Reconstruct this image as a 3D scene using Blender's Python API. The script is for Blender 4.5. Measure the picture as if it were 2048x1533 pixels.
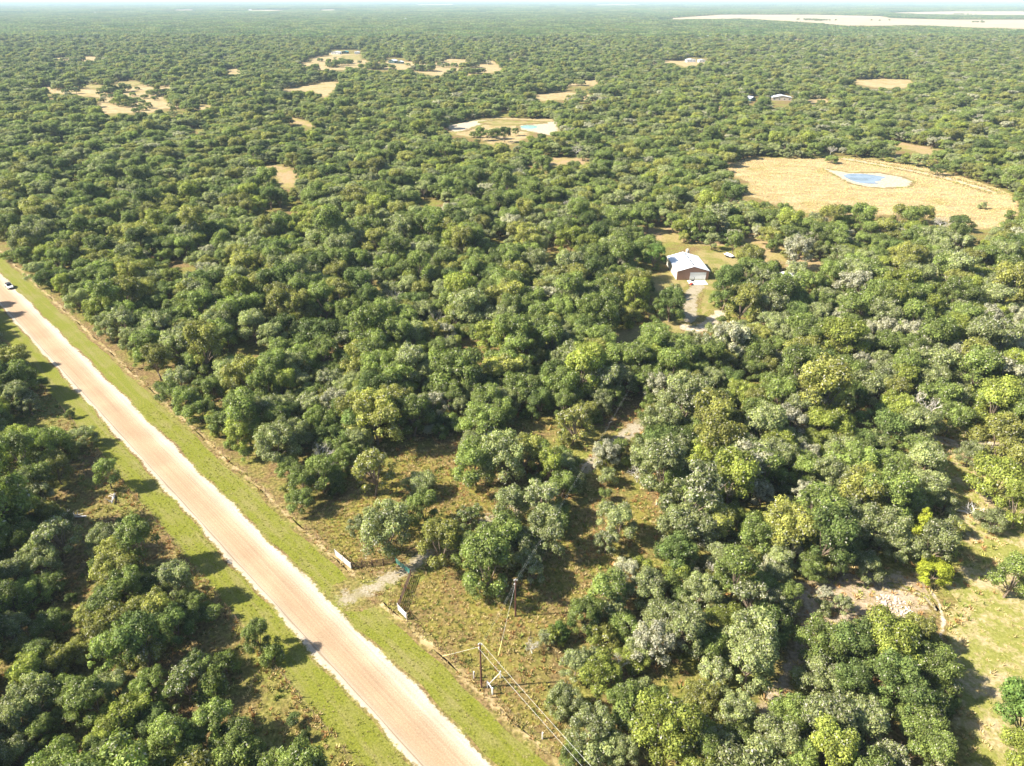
import bpy, math, random
import numpy as np
from mathutils import Vector, Matrix

R = math.radians
SC = bpy.context.scene
for _o in list(bpy.data.objects):
    bpy.data.objects.remove(_o, do_unlink=True)

# ------------------------------------------------------------------ camera, light, exposure
H = 90.0                       # height of the drone above the ground, metres
F = 1366.0                     # focal length in pixels of the 2048 px wide photograph
PITCH = math.atan(770.5 / F)
cam_d = bpy.data.cameras.new("camera")
cam_d.sensor_width = 36.0
cam_d.lens = 36.0 * F / 2048.0
cam_d.clip_start = 0.5
cam_d.clip_end = 60000.0
cam = bpy.data.objects.new("camera", cam_d)
cam.location = (0, 0, H)
cam.rotation_euler = (R(90) - PITCH, 0, 0)
SC.collection.objects.link(cam)
SC.camera = cam

SUN_ELEV = 40.0
world = bpy.data.worlds.new("World")
SC.world = world
world.use_nodes = True
wn = world.node_tree
bg = wn.nodes.get("Background") or wn.nodes.new("ShaderNodeBackground")
sky = wn.nodes.new("ShaderNodeTexSky")
sky.sky_type = 'NISHITA'
sky.sun_disc = False
sky.sun_elevation = R(SUN_ELEV)
sky.sun_rotation = R(270)
sky.altitude = 90
sky.air_density = 1.0
sky.dust_density = 1.0
sky.ozone_density = 1.0
wn.links.new(sky.outputs[0], bg.inputs[0])
bg.inputs[1].default_value = 0.075

sun_d = bpy.data.lights.new("sun", 'SUN')
sun_d.energy = 4.9
sun_d.angle = R(0.53)
sun_d.color = (1.0, 0.93, 0.82)
sun = bpy.data.objects.new("sun", sun_d)
_d = Vector((math.cos(R(SUN_ELEV)), 0.07, -math.sin(R(SUN_ELEV))))
sun.rotation_euler = _d.to_track_quat('-Z', 'Y').to_euler()
sun.location = (-60, 0, 120)
SC.collection.objects.link(sun)

SC.view_settings.view_transform = 'Standard'
SC.view_settings.look = 'None'
SC.view_settings.exposure = 1.75
SC.view_settings.gamma = 1.0
SC.view_settings.use_curve_mapping = False
SC.cycles.max_bounces = 4
SC.cycles.diffuse_bounces = 3
SC.cycles.glossy_bounces = 2
SC.cycles.transmission_bounces = 3
SC.cycles.transparent_max_bounces = 4
SC.cycles.volume_bounces = 0

# ------------------------------------------------------------------ map between photograph and ground
CP, SP = math.cos(PITCH), math.sin(PITCH)

def G(px, py, z=0.0):
    """ground position (at height z) seen at a pixel of the photograph"""
    a = (px - 1024) / F
    b = (766.5 - py) / F
    t = (H - z) / (SP - b * CP)
    return (a * t, (CP + b * SP) * t)

def PX(x, y, z):
    """pixel of the photograph at which a place is seen (numpy)"""
    dz = z - H
    dep = y * CP - dz * SP
    up = y * SP + dz * CP
    return 1024 + F * x / dep, 766.5 - F * up / dep

def depth(x, y, z=0.0):
    return y * CP - (z - H) * SP

def inpoly(px, py, poly):
    px = np.asarray(px, float); py = np.asarray(py, float)
    res = np.zeros(px.shape, bool)
    n = len(poly)
    for i in range(n):
        x1, y1 = poly[i]; x2, y2 = poly[(i + 1) % n]
        c = ((y1 > py) != (y2 > py))
        with np.errstate(divide='ignore', invalid='ignore'):
            xi = (x2 - x1) * (py - y1) / ((y2 - y1) if y2 != y1 else 1e-9) + x1
        res ^= c & (px < xi)
    return res

def segdist(X, Y, pts, closed):
    d = np.full(np.shape(X), 1e9)
    n = len(pts)
    for i in range(n if closed else n - 1):
        ax, ay = pts[i]; bx, by = pts[(i + 1) % n]
        vx, vy = bx - ax, by - ay
        L = max(vx * vx + vy * vy, 1e-9)
        t = np.clip(((X - ax) * vx + (Y - ay) * vy) / L, 0, 1)
        d = np.minimum(d, np.hypot(X - ax - t * vx, Y - ay - t * vy))
    return d

RN = np.array([0.7050, 0.7092])       # across the road (towards the wood with the barn)
RD = np.array([0.7092, -0.7050])      # along the road, towards the camera
def road_off(x, y):
    return x * RN[0] + y * RN[1]

# ------------------------------------------------------------------ material helpers
def new_mat(name):
    m = bpy.data.materials.new(name)
    m.use_nodes = True
    nt = m.node_tree
    for n in list(nt.nodes):
        nt.nodes.remove(n)
    return m, nt

def N(nt, t, **kw):
    n = nt.nodes.new(t)
    for k, v in kw.items():
        setattr(n, k, v)
    return n

def setin(n, **kw):
    for k, v in kw.items():
        n.inputs[k.replace('_', ' ')].default_value = v

def noise(nt, vec, scale, detail=3.0, rough=0.55, dist=0.0):
    n = N(nt, 'ShaderNodeTexNoise')
    n.inputs['Scale'].default_value = scale
    n.inputs['Detail'].default_value = detail
    n.inputs['Roughness'].default_value = rough
    n.inputs['Distortion'].default_value = dist
    if vec is not None:
        nt.links.new(vec, n.inputs['Vector'])
    return n.outputs['Fac']

def ramp(nt, fac, stops):
    r = N(nt, 'ShaderNodeValToRGB')
    cr = r.color_ramp
    while len(cr.elements) < len(stops):
        cr.elements.new(0.5)
    for e, (p, c) in zip(cr.elements, stops):
        e.position = p
        e.color = (c[0], c[1], c[2], 1) if not isinstance(c, (int, float)) else (c, c, c, 1)
    nt.links.new(fac, r.inputs[0])
    return r.outputs[0]

def mixc(nt, fac, a, b, mode='MIX'):
    m = N(nt, 'ShaderNodeMix', data_type='RGBA', blend_type=mode)
    if isinstance(fac, (int, float)):
        m.inputs[0].default_value = fac
    else:
        nt.links.new(fac, m.inputs[0])
    for i, v in ((6, a), (7, b)):
        if isinstance(v, tuple):
            m.inputs[i].default_value = (v[0], v[1], v[2], 1)
        else:
            nt.links.new(v, m.inputs[i])
    return m.outputs[2]

def math_(nt, op, a, b=None, clamp=False):
    m = N(nt, 'ShaderNodeMath', operation=op)
    m.use_clamp = clamp
    for i, v in ((0, a), (1, b)):
        if v is None:
            continue
        if isinstance(v, (int, float)):
            m.inputs[i].default_value = v
        else:
            nt.links.new(v, m.inputs[i])
    return m.outputs[0]

def finish(nt, color, rough=0.9, bump=None, bstr=0.5, bdist=0.2, spec=0.2, metal=0.0):
    p = N(nt, 'ShaderNodeBsdfPrincipled')
    o = N(nt, 'ShaderNodeOutputMaterial')
    if isinstance(color, tuple):
        p.inputs['Base Color'].default_value = (*color, 1)
    else:
        nt.links.new(color, p.inputs['Base Color'])
    if isinstance(rough, (int, float)):
        p.inputs['Roughness'].default_value = rough
    else:
        nt.links.new(rough, p.inputs['Roughness'])
    p.inputs['Specular IOR Level'].default_value = spec
    p.inputs['Metallic'].default_value = metal
    if bump is not None:
        b = N(nt, 'ShaderNodeBump')
        b.inputs['Strength'].default_value = bstr
        b.inputs['Distance'].default_value = bdist
        nt.links.new(bump, b.inputs['Height'])
        nt.links.new(b.outputs[0], p.inputs['Normal'])
    nt.links.new(p.outputs[0], o.inputs[0])
    return p

def simple_mat(name, col, rough=0.7, spec=0.3, metal=0.0, var=0.15, scale=3.0):
    m, nt = new_mat(name)
    tc = N(nt, 'ShaderNodeTexCoord')
    f = noise(nt, tc.outputs['Object'], scale, 4)
    lo = tuple(c * (1 - var) for c in col); hi = tuple(min(1, c * (1 + var)) for c in col)
    finish(nt, ramp(nt, f, [(0.3, lo), (0.7, hi)]), rough, spec=spec, metal=metal)
    return m

# the colour of the natural ground, shared by the ground and the edges of every sheet on it
grp = bpy.data.node_groups.new("natural ground", 'ShaderNodeTree')
grp.interface.new_socket("Color", in_out='OUTPUT', socket_type='NodeSocketColor')
grp.interface.new_socket("Height", in_out='OUTPUT', socket_type='NodeSocketFloat')
go = N(grp, 'NodeGroupOutput')
gpos = N(grp, 'ShaderNodeNewGeometry').outputs['Position']
_n1 = noise(grp, gpos, 0.045, 4)
_n2 = noise(grp, gpos, 0.22, 5, 0.65)
_n3 = noise(grp, gpos, 1.6, 5, 0.7)
_a = ramp(grp, _n3, [(0.32, (0.075, 0.048, 0.022)), (0.5, (0.20, 0.135, 0.055)), (0.68, (0.40, 0.28, 0.13))])
_b = ramp(grp, _n3, [(0.32, (0.085, 0.095, 0.018)), (0.52, (0.22, 0.22, 0.045)), (0.7, (0.40, 0.36, 0.11))])
_m = math_(grp, 'ADD', math_(grp, 'MULTIPLY', _n1, 0.6), math_(grp, 'MULTIPLY', _n2, 0.6))
_mf = ramp(grp, _m, [(0.52, 0.0), (0.70, 1.0)])
_c = mixc(grp, 1.0, mixc(grp, _mf, _a, _b), (0.74, 0.74, 0.74), 'MULTIPLY')
grp.links.new(_c, go.inputs['Color'])
grp.links.new(_n3, go.inputs['Height'])

def ground_mat():
    m, nt = new_mat("leaf litter and rough grass")
    g = N(nt, 'ShaderNodeGroup'); g.node_tree = grp
    finish(nt, g.outputs[0], 0.95, g.outputs[1], 0.8, 0.35, spec=0.1)
    return m

def zone_mat(name, builder, edge_noise=0.8, edge_scale=0.9, bstr=0.6, bdist=0.2, rough=0.95):
    """builder(nt, pos) -> (colour socket, height socket); blended into the natural ground by attribute 'edge'"""
    m, nt = new_mat(name)
    pos = N(nt, 'ShaderNodeNewGeometry').outputs['Position']
    g = N(nt, 'ShaderNodeGroup'); g.node_tree = grp
    col, hgt = builder(nt, pos)
    at = N(nt, 'ShaderNodeAttribute'); at.attribute_name = 'edge'
    nz = noise(nt, pos, edge_scale, 5, 0.7)
    w = math_(nt, 'ADD', at.outputs['Fac'], math_(nt, 'MULTIPLY', math_(nt, 'SUBTRACT', nz, 0.5), edge_noise * 2))
    w = math_(nt, 'MULTIPLY', w, math_(nt, 'MULTIPLY', at.outputs['Fac'], 12.0, True))
    f = ramp(nt, w, [(0.38, 0.0), (0.62, 1.0)])
    c = mixc(nt, f, g.outputs[0], mixc(nt, 1.0, col, (0.64, 0.64, 0.64), 'MULTIPLY'))
    finish(nt, c, rough, hgt, bstr, bdist, spec=0.12)
    return m

def b_verge(nt, pos):
    n1 = noise(nt, pos, 0.16, 4, 0.6)
    n2 = noise(nt, pos, 3.2, 6, 0.85)
    a = ramp(nt, n2, [(0.3, (0.065, 0.082, 0.008)), (0.5, (0.215, 0.23, 0.026)), (0.72, (0.42, 0.40, 0.075))])
    b = ramp(nt, n2, [(0.3, (0.12, 0.105, 0.03)), (0.5, (0.29, 0.26, 0.085)), (0.72, (0.52, 0.44, 0.19))])
    # mowing swathes along the road
    vr = N(nt, 'ShaderNodeVectorRotate', rotation_type='Z_AXIS')
    vr.inputs['Angle'].default_value = R(-45.2)
    nt.links.new(pos, vr.inputs['Vector'])
    mp = N(nt, 'ShaderNodeMapping')
    mp.inputs['Scale'].default_value = (0.9, 0.03, 1)
    nt.links.new(vr.outputs[0], mp.inputs['Vector'])
    n3 = noise(nt, mp.outputs[0], 1.0, 3)
    f = math_(nt, 'ADD', math_(nt, 'MULTIPLY', n1, 0.5), math_(nt, 'MULTIPLY', n3, 0.5))
    return mixc(nt, ramp(nt, f, [(0.46, 0.0), (0.62, 0.85)]), a, b), n2

def b_road(nt, pos):
    vr = N(nt, 'ShaderNodeVectorRotate', rotation_type='Z_AXIS')
    vr.inputs['Angle'].default_value = R(-45.2 + 90.0)
    nt.links.new(pos, vr.inputs['Vector'])
    mp = N(nt, 'ShaderNodeMapping')
    mp.inputs['Scale'].default_value = (0.012, 1.3, 1)
    nt.links.new(vr.outputs[0], mp.inputs['Vector'])
    st = noise(nt, mp.outputs[0], 2.2, 4, 0.7)
    n1 = noise(nt, pos, 0.12, 3)
    n2 = noise(nt, pos, 4.0, 6, 0.8)
    at = N(nt, 'ShaderNodeAttribute'); at.attribute_name = 'across'
    ac = math_(nt, 'ADD', at.outputs['Fac'], math_(nt, 'MULTIPLY', math_(nt, 'SUBTRACT', n2, 0.5), 0.16))
    ac = math_(nt, 'ADD', ac, math_(nt, 'MULTIPLY', math_(nt, 'SUBTRACT', st, 0.5), 0.13))
    white = (0.62, 0.53, 0.40)
    base = ramp(nt, ac, [(0.0, white), (0.09, (0.52, 0.44, 0.33)), (0.16, (0.50, 0.365, 0.235)), (0.35, (0.475, 0.335, 0.205)),
                         (0.50, (0.47, 0.33, 0.205)), (0.66, (0.50, 0.36, 0.23)), (0.78, (0.57, 0.44, 0.31)), (0.90, white)])
    sp = ramp(nt, st, [(0.35, 0.86), (0.6, 1.08)])
    sg = mixc(nt, 1.0, ramp(nt, n2, [(0.3, 0.70), (0.62, 1.12)]), ramp(nt, n1, [(0.35, 0.92), (0.65, 1.08)]), 'MULTIPLY')
    c = mixc(nt, 1.0, base, sp, 'MULTIPLY')
    c = mixc(nt, 1.0, c, sg, 'MULTIPLY')
    # the thin dark windrow of grading near the left edge
    e1 = math_(nt, 'ABSOLUTE', math_(nt, 'SUBTRACT', at.outputs['Fac'], 0.105))
    e1 = math_(nt, 'LESS_THAN', math_(nt, 'ADD', e1, math_(nt, 'MULTIPLY', math_(nt, 'SUBTRACT', st, 0.5), 0.03)), 0.012)
    c = mixc(nt, math_(nt, 'MULTIPLY', e1, 0.65), c, (0.24, 0.17, 0.10))
    return c, n2

def b_track(nt, pos):
    n1 = noise(nt, pos, 0.35, 4, 0.7)
    n2 = noise(nt, pos, 2.8, 5, 0.8)
    a = ramp(nt, n2, [(0.3, (0.24, 0.20, 0.12)), (0.5, (0.42, 0.36, 0.25)), (0.7, (0.64, 0.57, 0.44))])
    b = ramp(nt, n2, [(0.3, (0.12, 0.11, 0.04)), (0.6, (0.34, 0.28, 0.12))])
    return mixc(nt, ramp(nt, n1, [(0.52, 0.0), (0.64, 0.8)]), a, b), n2

def b_sand(nt, pos):
    n2 = noise(nt, pos, 0.9, 5, 0.7)
    return ramp(nt, n2, [(0.3, (0.34, 0.26, 0.14)), (0.5, (0.56, 0.46, 0.32)), (0.66, (0.74, 0.66, 0.54))]), n2

def b_dry(nt, pos):
    n1 = noise(nt, pos, 0.05, 4, 0.6)
    n2 = noise(nt, pos, 0.9, 6, 0.75)
    mp = N(nt, 'ShaderNodeMapping')
    mp.inputs['Scale'].default_value = (0.05, 0.16, 1)
    nt.links.new(pos, mp.inputs['Vector'])
    n3 = noise(nt, mp.outputs[0], 1.0, 5, 0.65)
    a = ramp(nt, n2, [(0.3, (0.30, 0.21, 0.085)), (0.5, (0.44, 0.325, 0.145)), (0.7, (0.56, 0.44, 0.23))])
    b = ramp(nt, n2, [(0.3, (0.36, 0.26, 0.12)), (0.5, (0.56, 0.43, 0.22)), (0.7, (0.68, 0.56, 0.36))])
    c = mixc(nt, ramp(nt, n3, [(0.42, 0.0), (0.6, 1.0)]), a, b)
    g = ramp(nt, n2, [(0.3, (0.20, 0.17, 0.04)), (0.7, (0.42, 0.36, 0.11))])
    n4 = noise(nt, pos, 0.22, 5, 0.7)
    c = mixc(nt, 1.0, c, ramp(nt, n4, [(0.35, 0.72), (0.62, 1.08)]), 'MULTIPLY')
    return mixc(nt, ramp(nt, n1, [(0.54, 0.0), (0.66, 0.75)]), c, g), n2

def b_pale(nt, pos):
    n1 = noise(nt, pos, 0.004, 4, 0.6)
    n2 = noise(nt, pos, 0.03, 5, 0.7)
    a = ramp(nt, n2, [(0.3, (0.40, 0.31, 0.18)), (0.7, (0.56, 0.45, 0.29))])
    return mixc(nt, ramp(nt, n1, [(0.45, 0.0), (0.6, 1.0)]), a, (0.52, 0.43, 0.28)), n2

def b_meadow(nt, pos):
    n1 = noise(nt, pos, 0.13, 5, 0.65)
    n2 = noise(nt, pos, 1.7, 5, 0.75)
    n0 = noise(nt, pos, 0.5, 5, 0.7)
    a = ramp(nt, n2, [(0.3, (0.16, 0.18, 0.035)), (0.5, (0.29, 0.29, 0.065)), (0.7, (0.42, 0.39, 0.13))])
    b = ramp(nt, n2, [(0.3, (0.34, 0.25, 0.12)), (0.5, (0.52, 0.41, 0.22)), (0.7, (0.66, 0.55, 0.36))])
    f = math_(nt, 'ADD', math_(nt, 'MULTIPLY', n1, 0.6), math_(nt, 'MULTIPLY', n0, 0.4))
    return mixc(nt, ramp(nt, f, [(0.47, 0.0), (0.56, 1.0)]), a, b), n2

def b_rough(nt, pos):
    n1 = noise(nt, pos, 0.14, 4, 0.65)
    n2 = noise(nt, pos, 1.3, 6, 0.8)
    a = ramp(nt, n2, [(0.3, (0.10, 0.095, 0.015)), (0.5, (0.30, 0.26, 0.055)), (0.7, (0.52, 0.43, 0.13))])
    b = ramp(nt, n2, [(0.3, (0.11, 0.075, 0.025)), (0.5, (0.28, 0.20, 0.075)), (0.7, (0.46, 0.34, 0.15))])
    return mixc(nt, ramp(nt, n1, [(0.44, 0.0), (0.58, 1.0)]), a, b), n2

def b_rough2(nt, pos):
    n1 = noise(nt, pos, 0.08, 5, 0.65)
    n2 = noise(nt, pos, 1.0, 6, 0.8)
    a = ramp(nt, n2, [(0.3, (0.20, 0.17, 0.05)), (0.5, (0.36, 0.29, 0.10)), (0.7, (0.50, 0.41, 0.18))])
    b = ramp(nt, n2, [(0.3, (0.20, 0.13, 0.06)), (0.5, (0.44, 0.31, 0.16)), (0.7, (0.62, 0.46, 0.27))])
    return mixc(nt, ramp(nt, n1, [(0.42, 0.0), (0.56, 1.0)]), a, b), n2

def b_litter(nt, pos):
    n1 = noise(nt, pos, 0.3, 4, 0.65)
    n2 = noise(nt, pos, 1.8, 6, 0.8)
    a = ramp(nt, n2, [(0.3, (0.17, 0.12, 0.07)), (0.5, (0.40, 0.30, 0.18)), (0.7, (0.62, 0.50, 0.34))])
    b = ramp(nt, n2, [(0.3, (0.26, 0.20, 0.12)), (0.7, (0.74, 0.61, 0.44))])
    return mixc(nt, ramp(nt, n1, [(0.45, 0.0), (0.6, 1.0)]), a, b), n2

def b_green(nt, pos):
    n1 = noise(nt, pos, 0.12, 4, 0.65)
    n2 = noise(nt, pos, 1.8, 5, 0.75)
    a = ramp(nt, n2, [(0.3, (0.14, 0.15, 0.025)), (0.7, (0.32, 0.31, 0.08))])
    b = ramp(nt, n2, [(0.3, (0.24, 0.19, 0.06)), (0.7, (0.50, 0.40, 0.18))])
    return mixc(nt, ramp(nt, n1, [(0.38, 0.0), (0.54, 1.0)]), a, b), n2

M = {
    'ground': ground_mat(),
    'verge': zone_mat("mown verge grass", b_verge, 0.5, 1.2),
    'road': zone_mat("caliche gravel", b_road, 0.7, 1.3, 0.35, 0.05),
    'track': zone_mat("pale track", b_track, 0.9, 0.7),
    'sand': zone_mat("pale sand", b_sand, 1.0, 0.3, 0.4),
    'dry': zone_mat("dry straw grass", b_dry, 0.5, 0.25, 0.5, 0.2),
    'pale': zone_mat("pale pasture", b_pale, 0.2, 0.02),
    'meadow': zone_mat("half dry meadow", b_meadow, 0.7, 0.5),
    'rough': zone_mat("weedy rough grass", b_rough, 0.6, 0.5, 0.9, 0.4),
    'litter': zone_mat("bleached leaf litter", b_litter, 0.8, 0.6),
    'dry2': zone_mat("dry and mossy ground", b_rough2, 0.9, 0.2),
    'edge': zone_mat("bleached grass edge", b_dry, 0.9, 0.5),
    'green': zone_mat("short green grass", b_green, 0.6, 0.5),
}

# ------------------------------------------------------------------ object helpers
def put(o, parent=None):
    SC.collection.objects.link(o)
    if parent is not None:
        o.parent = parent
    return o

def tag(o, label=None, cat=None, group=None, kind=None):
    if label: o['label'] = label
    if cat: o['category'] = cat
    if group: o['group'] = group
    if kind: o['kind'] = kind
    return o

def thing(name, label, cat, loc=(0, 0, 0), rz=0.0, group=None):
    o = bpy.data.objects.new(name, None)
    o.empty_display_size = 0.5
    o.location = loc
    o.rotation_euler = (0, 0, rz)
    put(o)
    return tag(o, label, cat, group)

class MB:
    """collects boxes, tubes and faces into one mesh"""
    def __init__(s):
        s.v = []; s.f = []; s.mi = []
    def add(s, vs, fs, mi=0):
        b = len(s.v)
        s.v += [tuple(v) for v in vs]
        s.f += [tuple(b + i for i in f) for f in fs]
        s.mi += [mi] * len(fs)
        return s
    def box(s, c, d, rz=0.0, mi=0):
        hx, hy, hz = d[0] / 2, d[1] / 2, d[2] / 2
        ca, sa = math.cos(rz), math.sin(rz)
        vs = []
        for z in (-hz, hz):
            for x, y in ((-hx, -hy), (hx, -hy), (hx, hy), (-hx, hy)):
                vs.append((c[0] + x * ca - y * sa, c[1] + x * sa + y * ca, c[2] + z))
        return s.add(vs, [(3, 2, 1, 0), (4, 5, 6, 7), (0, 1, 5, 4), (1, 2, 6, 5), (2, 3, 7, 6), (3, 0, 4, 7)], mi)
    def beam(s, a, b, w, h, mi=0):
        a = Vector(a); b = Vector(b); d = (b - a).normalized()
        up = Vector((0, 0, 1)) if abs(d.z) < 0.95 else Vector((1, 0, 0))
        sd = d.cross(up).normalized(); u = sd.cross(d).normalized()
        vs = []
        for p in (a, b):
            for i, j in ((-1, -1), (1, -1), (1, 1), (-1, 1)):
                vs.append(p + sd * (w / 2 * i) + u * (h / 2 * j))
        return s.add(vs, [(3, 2, 1, 0), (4, 5, 6, 7), (0, 1, 5, 4), (1, 2, 6, 5), (2, 3, 7, 6), (3, 0, 4, 7)], mi)
    def tube(s, pts, rad, n=6, mi=0, cap=True):
        pts = [Vector(p) for p in pts]
        rings = []
        for i, p in enumerate(pts):
            d = (pts[min(i + 1, len(pts) - 1)] - pts[max(i - 1, 0)])
            d = d.normalized() if d.length > 1e-9 else Vector((0, 0, 1))
            up = Vector((0, 0, 1)) if abs(d.z) < 0.9 else Vector((1, 0, 0))
            a = d.cross(up).normalized(); b = d.cross(a).normalized()
            r = rad[i] if isinstance(rad, (list, tuple)) else rad
            rings.append([p + a * (r * math.cos(2 * math.pi * k / n)) + b * (r * math.sin(2 * math.pi * k / n)) for k in range(n)])
        vs = [v for r_ in rings for v in r_]
        fs = []
        for i in range(len(pts) - 1):
            for k in range(n):
                fs.append((i * n + k, i * n + (k + 1) % n, (i + 1) * n + (k + 1) % n, (i + 1) * n + k))
        if cap:
            fs.append(tuple(range(n - 1, -1, -1)))
            fs.append(tuple((len(pts) - 1) * n + k for k in range(n)))
        return s.add(vs, fs, mi)
    def mesh(s, name, mats):
        me = bpy.data.meshes.new(name)
        me.from_pydata(s.v, [], s.f)
        for m in (mats if isinstance(mats, (list, tuple)) else [mats]):
            me.materials.append(m)
        if any(s.mi):
            me.polygons.foreach_set('material_index', s.mi)
        me.update()
        return me
    def build(s, name, mats, parent=None):
        o = bpy.data.objects.new(name, s.mesh(name, mats))
        return put(o, parent)

def quad_mesh(name, V, nq, mats, lv=None, mi=None):
    """fast mesh of nq separate quads; V is (nq*4, 3)"""
    me = bpy.data.meshes.new(name)
    me.vertices.add(nq * 4); me.vertices.foreach_set('co', np.ascontiguousarray(V, np.float32).ravel())
    me.loops.add(nq * 4); me.loops.foreach_set('vertex_index', np.arange(nq * 4, dtype=np.int32))
    me.polygons.add(nq); me.polygons.foreach_set('loop_start', np.arange(0, nq * 4, 4, dtype=np.int32))
    for m in (mats if isinstance(mats, (list, tuple)) else [mats]):
        me.materials.append(m)
    if mi is not None:
        me.polygons.foreach_set('material_index', np.asarray(mi, np.int32))
    me.update(calc_edges=True)
    if lv is not None:
        a = me.attributes.new('lv', 'FLOAT', 'FACE')
        a.data.foreach_set('value', np.asarray(lv, np.float32))
    return me

# ------------------------------------------------------------------ the ground and the sheets lying on it
gr = MB()
gr.add([(-30000, -1500, 0), (30000, -1500, 0), (30000, 20500, 0), (-30000, 20500, 0)], [(0, 1, 2, 3)])
tag(gr.build('ground', M['ground']), kind='structure')

def sheet(name, world_pts, lvl, mat, soft=1.5, cell=None, grow=0.0, line=None, across=None, kind='structure'):
    """a sheet lying lvl*4 mm (more far away) over the ground; attribute 'edge' runs 0 at its rim to 1 inside"""
    P = np.array(world_pts, float)
    x0, y0 = P.min(0) - grow - soft; x1, y1 = P.max(0) + grow + soft
    if cell is None:
        cell = max(0.5, min(soft * 0.5, max(x1 - x0, y1 - y0) / 60))
    cell = max(cell, max(x1 - x0, y1 - y0) / 260)
    nx = int((x1 - x0) / cell) + 2; ny = int((y1 - y0) / cell) + 2
    X, Y = np.meshgrid(x0 + np.arange(nx) * cell, y0 + np.arange(ny) * cell)
    if line is not None:
        sd = line - segdist(X, Y, world_pts, False)
    else:
        sd = segdist(X, Y, world_pts, True) * np.where(inpoly(X, Y, world_pts), 1, -1) + grow
    w = np.clip(sd / soft * 0.5 + 0.5, 0, 1)
    keep = (w[:-1, :-1] > 0) | (w[1:, :-1] > 0) | (w[:-1, 1:] > 0) | (w[1:, 1:] > 0)
    idx = np.arange(nx * ny).reshape(ny, nx)
    q = np.stack([idx[:-1, :-1][keep], idx[:-1, 1:][keep], idx[1:, 1:][keep], idx[1:, :-1][keep]], 1)
    used = np.unique(q); rem = np.full(nx * ny, -1); rem[used] = np.arange(len(used))
    q = rem[q]
    dist = max(1.0, np.hypot(*P.mean(0)) / 400.0)
    z = 0.004 * lvl * dist
    V = np.stack([X.ravel()[used], Y.ravel()[used], np.full(len(used), z)], 1)
    me = bpy.data.meshes.new(name)
    me.from_pydata(V.tolist(), [], q.tolist())
    me.materials.append(mat)
    a = me.attributes.new('edge', 'FLOAT', 'POINT'); a.data.foreach_set('value', w.ravel()[used].astype(np.float32))
    o = bpy.data.objects.new(name, me)
    put(o)
    return tag(o, kind=kind)

def pxsheet(name, px, lvl, mat, **k):
    return sheet(name, [G(*p) for p in px], lvl, mat, **k)

def strip(name, s0, s1, lvl, mat, t0, t1, soft, step=1.0):
    """a long strip parallel to the road between offsets s0 and s1"""
    ss = np.concatenate([[s0 - soft], np.linspace(s0, s1, 9), [s1 + soft]])
    tt = np.arange(t0, t1 + step, step)
    S, T = np.meshgrid(ss, tt)
    wig = 0.22 * np.sin(T * 0.21 + 1.3) + 0.16 * np.sin(T * 0.63)
    S2 = S + wig * ((S < s0 + 0.1) | (S > s1 - 0.1))
    X = S2 * RN[0] + T * RD[0]; Y = S2 * RN[1] + T * RD[1]
    ny, nx = X.shape
    idx = np.arange(nx * ny).reshape(ny, nx)
    q = np.stack([idx[:-1, :-1].ravel(), idx[:-1, 1:].ravel(), idx[1:, 1:].ravel(), idx[1:, :-1].ravel()], 1)
    V = np.stack([X.ravel(), Y.ravel(), np.full(X.size, 0.004 * lvl)], 1)
    me = bpy.data.meshes.new(name); me.from_pydata(V.tolist(), [], q[:, ::-1].tolist())
    me.materials.append(mat)
    w = np.clip(np.minimum(S - s0, s1 - S) / soft * 0.5 + 0.5, 0, 1)
    a = me.attributes.new('edge', 'FLOAT', 'POINT'); a.data.foreach_set('value', w.ravel().astype(np.float32))
    a = me.attributes.new('across', 'FLOAT', 'POINT'); a.data.foreach_set('value', ((S - s0) / (s1 - s0)).ravel().astype(np.float32))
    o = bpy.data.objects.new(name, me); put(o)
    return tag(o, kind='structure')

T0, T1 = -620, 60
strip('grass_verge', 24.2, 29.9, 2, M['verge'], T0, T1, 1.4)
strip('grass_verge', 36.8, 43.2, 2, M['verge'], T0, T1, 0.9)
strip('gravel_road', 29.55, 37.2, 6, M['road'], T0, T1, 0.5)
strip('bleached_grass_edge', 43.2, 43.8, 4, M['edge'], T0, T1, 1.0)

PADDOCK = [(600, 1030), (700, 990), (760, 960), (800, 905), (900, 900), (960, 960), (1010, 990), (1060, 1090), (1170, 1010), (1300, 1000), (1330, 1040),
           (1240, 1110), (1180, 1200), (1080, 1250), (1070, 1330), (1120, 1440), (1140, 1533), (1110, 1533), (1000, 1420), (880, 1305), (800, 1230), (690, 1125)]
MEADOW = [(1590, 1165), (1700, 1150), (1830, 1150), (1880, 1175), (1960, 1120), (1900, 1010), (1880, 900), (1840, 850), (1960, 855), (2048, 930),
          (2200, 1000), (2300, 1250), (2250, 1600), (1950, 1600), (1920, 1450), (1900, 1290), (1850, 1250), (1700, 1260), (1600, 1330), (1560, 1430), (1500, 1450), (1540, 1380), (1610, 1260)]
pxsheet('rough_grass', PADDOCK, 1, M['rough'], soft=4, cell=1.0)
pxsheet('half_dry_meadow', MEADOW, 1, M['meadow'], soft=3, cell=1.0)
pxsheet('leaf_litter', [(1590, 1170), (1700, 1150), (1830, 1150), (1870, 1190), (1850, 1240), (1760, 1250), (1660, 1250), (1610, 1300), (1560, 1440), (1490, 1450), (1560, 1360), (1610, 1250)], 2, M['litter'], soft=2.5, cell=0.8)
pxsheet('dirt_track', [(690, 1198), (745, 1175), (790, 1150), (815, 1138), (850, 1110)], 5, M['track'], line=1.1, soft=2.8, cell=0.4)
pxsheet('dirt_track', [(970, 1045), (1020, 1022), (1080, 995), (1130, 965), (1180, 930), (1240, 880), (1290, 840)], 3, M['track'], line=1.7, soft=1.4, cell=0.5)
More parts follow.
